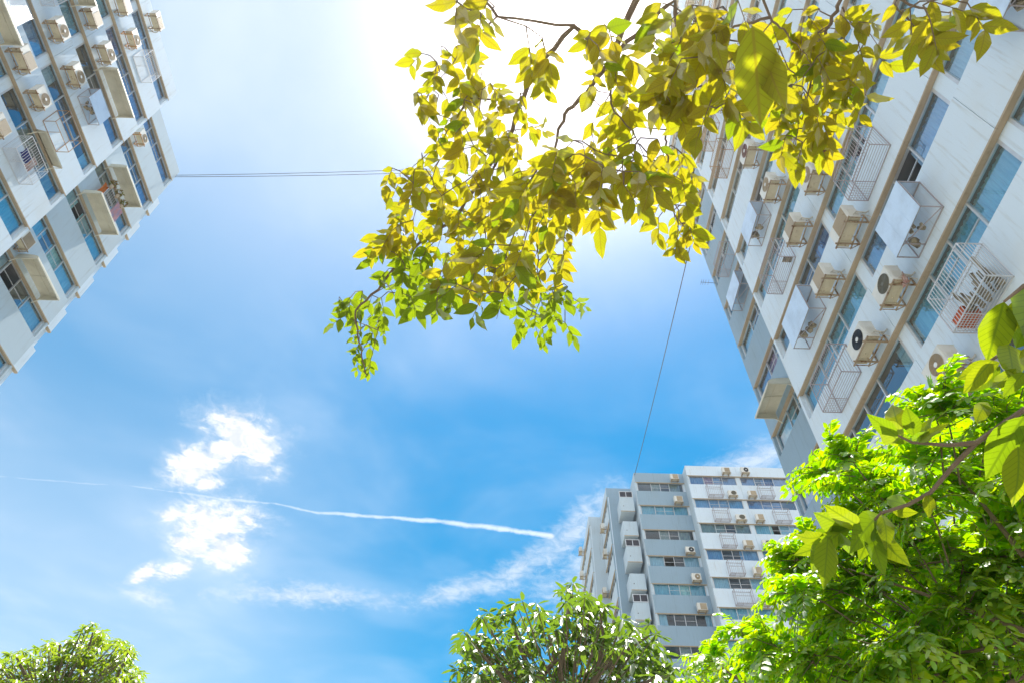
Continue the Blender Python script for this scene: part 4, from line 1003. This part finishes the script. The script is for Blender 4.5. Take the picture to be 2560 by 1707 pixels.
def plumes(poly, ncl, mind, nf, d0, d1, Lf, nl, ll, centre, mt, tb=None, extra=()):
    """branch ends, each carrying a rosette of arching pinnate fronds; gaps stay open between the rosettes"""
    A = [[], [], [], [], []]
    for (x, y) in list(sample(poly, ncl, mind))+[np.array(q) for q in extra]:
        c = at(x, y, rng.uniform(d0, d1)); out = unit(c-centre+np.array([0, 0, 0.4]))
        if tb is not None: tb.tube([tuple(c-out*0.30-np.array([0, 0, 0.06])+rng.normal(0, 0.04, 3)), tuple(c-out*0.12), tuple(c)], [0.006, 0.005, 0.003], 5, False)
        for f in range(nf):
            dr0 = unit(out*0.75+unit(rng.normal(0, 1, 3))*1.0+np.array([0, 0, 0.25])); L0 = Lf*rng.uniform(0.65, 1.15)
            side = unit(np.cross(dr0, np.array([0, 0, 1.0]))+rng.normal(0, 0.2, 3)); o = c+rng.normal(0, 0.03, 3)
            P = [o+dr0*L0*t-np.array([0, 0, 1])*0.55*L0*t*t for t in np.linspace(0, 1, nl+1)]
            if tb is not None: tb.tube([tuple(P[0]), tuple(P[nl//2]), tuple(P[-1])], [0.003, 0.0022, 0.0012], 4, False)
            for i in range(1, nl+1):
                t = i/nl; dr = unit(P[i]-P[i-1]); u_ = np.cross(side, dr); u_ = u_ if u_[2] > 0 else -u_
                for sg in ((-1, 1) if i < nl else (0,)):
                    td = unit(dr*0.6+side*sg*0.9-np.array([0, 0, 0.2])+rng.normal(0, 0.12, 3)) if sg else dr
                    A[0].append(P[i]); A[1].append(td); A[2].append(unit(u_+rng.normal(0, 0.22, 3)))
                    A[3].append(ll*(1-0.4*abs(t-0.45))*rng.uniform(0.8, 1.12)); A[4].append(rng.uniform(0.36, 0.46))
    return A
RP = [(2330, 1050), (2390, 1030), (2460, 1010), (2640, 1005), (2640, 1760), (1890, 1760), (1900, 1680), (1960, 1610), (2040, 1530), (2000, 1480), (1990, 1400), (2020, 1380), (2075, 1365), (2140, 1290), (2110, 1240), (2090, 1200), (2110, 1170), (2170, 1160), (2250, 1145)]
cR = at(2420, 1500, 5.4)
lm = []
for pts in ([(2800, 1560), (2600, 1590), (2440, 1625), (2330, 1640), (2220, 1640)], [(2700, 1400), (2560, 1390), (2440, 1395), (2330, 1405), (2260, 1420)], [(2560, 1390), (2450, 1250), (2330, 1120)], [(2600, 1590), (2300, 1480), (2120, 1420)], [(2700, 1400), (2560, 1150), (2450, 1000)], [(2800, 1560), (2500, 1720), (2200, 1730), (2000, 1660)]):
    Q = [at(x, y, 4.7+0.12*i) for i, (x, y) in enumerate(pts)]; n = len(Q); lm.append((Q, [0.017*(1-0.8*i/(n-1)) for i in range(n)]))
tR = at(2800, 1560, 4.8)
crown_tree('large bright green feathery tree beneath the near branch with large leaves', (tR[0]+0.2, tR[1]+0.1, 0), [(tR[0]+0.2, tR[1]+0.1, 0), (tR[0]+0.1, tR[1], 2.0), tuple(tR), tuple(at(2700, 1400, 4.8)), tuple(at(2640, 1200, 5.0))], [0.14, 0.11, 0.08, 0.05, 0.02], lm,
           [lambda tb: plumes(RP, 84, 58, 15, 4.4, 6.0, 0.34, 10, 0.082, cR, m_leafr, tb=tb, extra=[(2085, 1185), (2130, 1150), (2335, 1020), (1990, 1395), (2050, 1360), (1930, 1620)]),
            lambda tb: fronds([(2180, 1190), (2340, 1080), (2600, 1060), (2640, 1760), (2020, 1760), (2040, 1430)], 460, 20, 6.0, 7.8, 0.36, 9, 0.09, cR, m_leafr, tb=tb)], m_leafr)
RP2 = [(1770, 1660), (1800, 1620), (1840, 1595), (1870, 1580), (1900, 1590), (1960, 1560), (2080, 1640), (2080, 1760), (1730, 1760)]
c2 = at(1900, 1720, 8.0); t2 = at(1960, 1760, 8.0)
lm = [([t2, at(1900, 1660, 7.9), at(1850, 1570, 7.9)], [0.04, 0.02, 0.006]), ([t2, at(1840, 1690, 7.7), at(1760, 1640, 7.6)], [0.035, 0.02, 0.006])]
crown_tree('smaller bright green feathery tree in front of the far tower', (t2[0], t2[1], 0), [(t2[0], t2[1], 0), (t2[0]+0.05, t2[1], 1.5), tuple(t2)], [0.12, 0.10, 0.05], lm,
           [lambda tb: plumes(RP2, 13, 55, 14, 7.3, 8.6, 0.44, 10, 0.095, c2, m_leafr, tb=tb, extra=[(1858, 1580), (1785, 1640)])], m_leafr)

# whorled trees ----------------------------------------------------
def whorls(poly, n, mind, d0, d1, ll, mt, centre, m0=7, m1=12, wr=0.30, down=0.75, tb=None, extra=()):
    pts = list(sample(poly, n, mind))+[np.array(q) for q in extra]; B_, T_, N_, L_, W_ = [], [], [], [], []
    for (x, y) in pts:
        d = rng.uniform(d0, d1); o = at(x, y, d)
        if tb is not None:
            q = o+unit(centre-o)*0.5+np.array([0, 0, -0.25]); tb.tube([tuple(q), tuple(o)], [0.011, 0.006], 4, False)
        m = rng.integers(m0, m1); a0 = rng.uniform(0, 6.28)
        for i in range(m):
            a = a0+2*math.pi*i/m+rng.normal(0, 0.2); h = np.array([math.cos(a), math.sin(a), 0])
            el = rng.uniform(-1.6, 0.35)*down
            td = unit(h+np.array([0, 0, el])); nr = unit(np.array([0, 0, 1.0])+h*(-el)*0.8+rng.normal(0, 0.15, 3))
            B_.append(o+h*0.015); T_.append(td); N_.append(nr); L_.append(ll*rng.uniform(0.7, 1.15)); W_.append(wr*rng.uniform(0.85, 1.15))
    return B_, T_, N_, L_, W_
MP = [(1142, 1720), (1150, 1600), (1165, 1575), (1195, 1558), (1225, 1535), (1268, 1518), (1302, 1512), (1344, 1516), (1372, 1545), (1398, 1535), (1400, 1480), (1431, 1463), (1450, 1480), (1510, 1512), (1505, 1540), (1549, 1552), (1583, 1575), (1620, 1568), (1636, 1590), (1650, 1640), (1685, 1675), (1705, 1760), (1142, 1760)]
cM = at(1420, 1720, 10.5); tM = at(1430, 1800, 10.5)
lm = []
for q in ([(1430, 1800), (1400, 1680), (1420, 1560), (1425, 1480)], [(1430, 1800), (1330, 1690), (1300, 1620), (1280, 1540)], [(1430, 1800), (1500, 1680), (1560, 1630), (1620, 1590)], [(1430, 1800), (1260, 1700), (1190, 1600)], [(1430, 1800), (1490, 1690), (1510, 1600), (1500, 1530)], [(1430, 1800), (1560, 1720), (1660, 1690)], [(1340, 1700), (1390, 1650), (1370, 1580)]):
    Q = [at(x, y, 10.4+0.1*i) for i, (x, y) in enumerate(q)]; n = len(Q); lm.append((Q, [0.055*(1-0.75*i/(n-1)) for i in range(n)]))
crown_tree('green tree with glossy drooping whorled leaves before the far tower', (tM[0], tM[1], 0), [(tM[0], tM[1], 0), (tM[0]+0.06, tM[1], 2.2), tuple(tM)], [0.20, 0.16, 0.10], lm,
           [lambda tb: whorls(MP, 135, 19, 9.6, 11.6, 0.225, m_leafm, cM, tb=tb, extra=[(1432, 1458), (1402, 1476), (1290, 1506), (1306, 1502), (1342, 1508), (1268, 1512), (1222, 1530), (1205, 1542), (1160, 1580), (1152, 1610), (1500, 1508), (1514, 1515), (1560, 1548), (1585, 1568), (1622, 1560), (1640, 1585), (1656, 1630), (1690, 1668), (1470, 1490), (1150, 1650)]), lambda tb: whorls(MP, 110, 18, 10.5, 12.3, 0.22, m_leafm, cM, tb=None)], m_leafm)
LP = [(-60, 1640), (0, 1640), (45, 1618), (108, 1620), (125, 1600), (172, 1594), (200, 1575), (232, 1556), (262, 1566), (270, 1600), (318, 1598), (336, 1615), (340, 1655), (355, 1675), (375, 1720), (380, 1780), (-60, 1780)]
cL = at(150, 1720, 19.0); tL = at(160, 1850, 19.0); lm = []
for q in ([(160, 1850), (200, 1700), (232, 1580)], [(160, 1850), (280, 1720), (325, 1620)], [(160, 1850), (80, 1720), (40, 1640)], [(160, 1850), (140, 1700), (150, 1610)]):
    Q = [at(x, y, 18.8+0.1*i) for i, (x, y) in enumerate(q)]; n = len(Q); lm.append((Q, [0.08*(1-0.75*i/(n-1)) for i in range(n)]))
crown_tree('lone round green tree top against open sky below the clouds', (tL[0], tL[1], 0), [(tL[0], tL[1], 0), (tL[0]+0.1, tL[1], 3.0), tuple(tL)], [0.26, 0.2, 0.12], lm,
           [lambda tb: whorls(LP, 340, 8, 18.0, 20.6, 0.19, m_leafl, cL, down=0.5, tb=tb), lambda tb: whorls(LP, 160, 9, 18.8, 21.5, 0.19, m_leafl, cL, down=0.5)], m_leafl)

# ------------------------------------------------------------------ added glow haze
hz = MB(); hz.box(-260, 260, -260, 260, -1.0, 52.0)  # thin scattering volume added to stand in for lens glow round the sun
hm = bpy.data.materials.new('glow_haze'); hm.use_nodes = True; hm.node_tree.nodes.clear()
hn = NT(hm.node_tree); ou = hn.add('ShaderNodeOutputMaterial')
pv = hn.add('ShaderNodeVolumePrincipled', inp={'Color': (1.0, 0.95, 0.86, 1), 'Density': 0.0005, 'Anisotropy': 0.80})
hn.set(ou, 'Volume', pv.outputs[0])
tag(link('haze', hz.mesh('haze', hm)), kind='stuff')
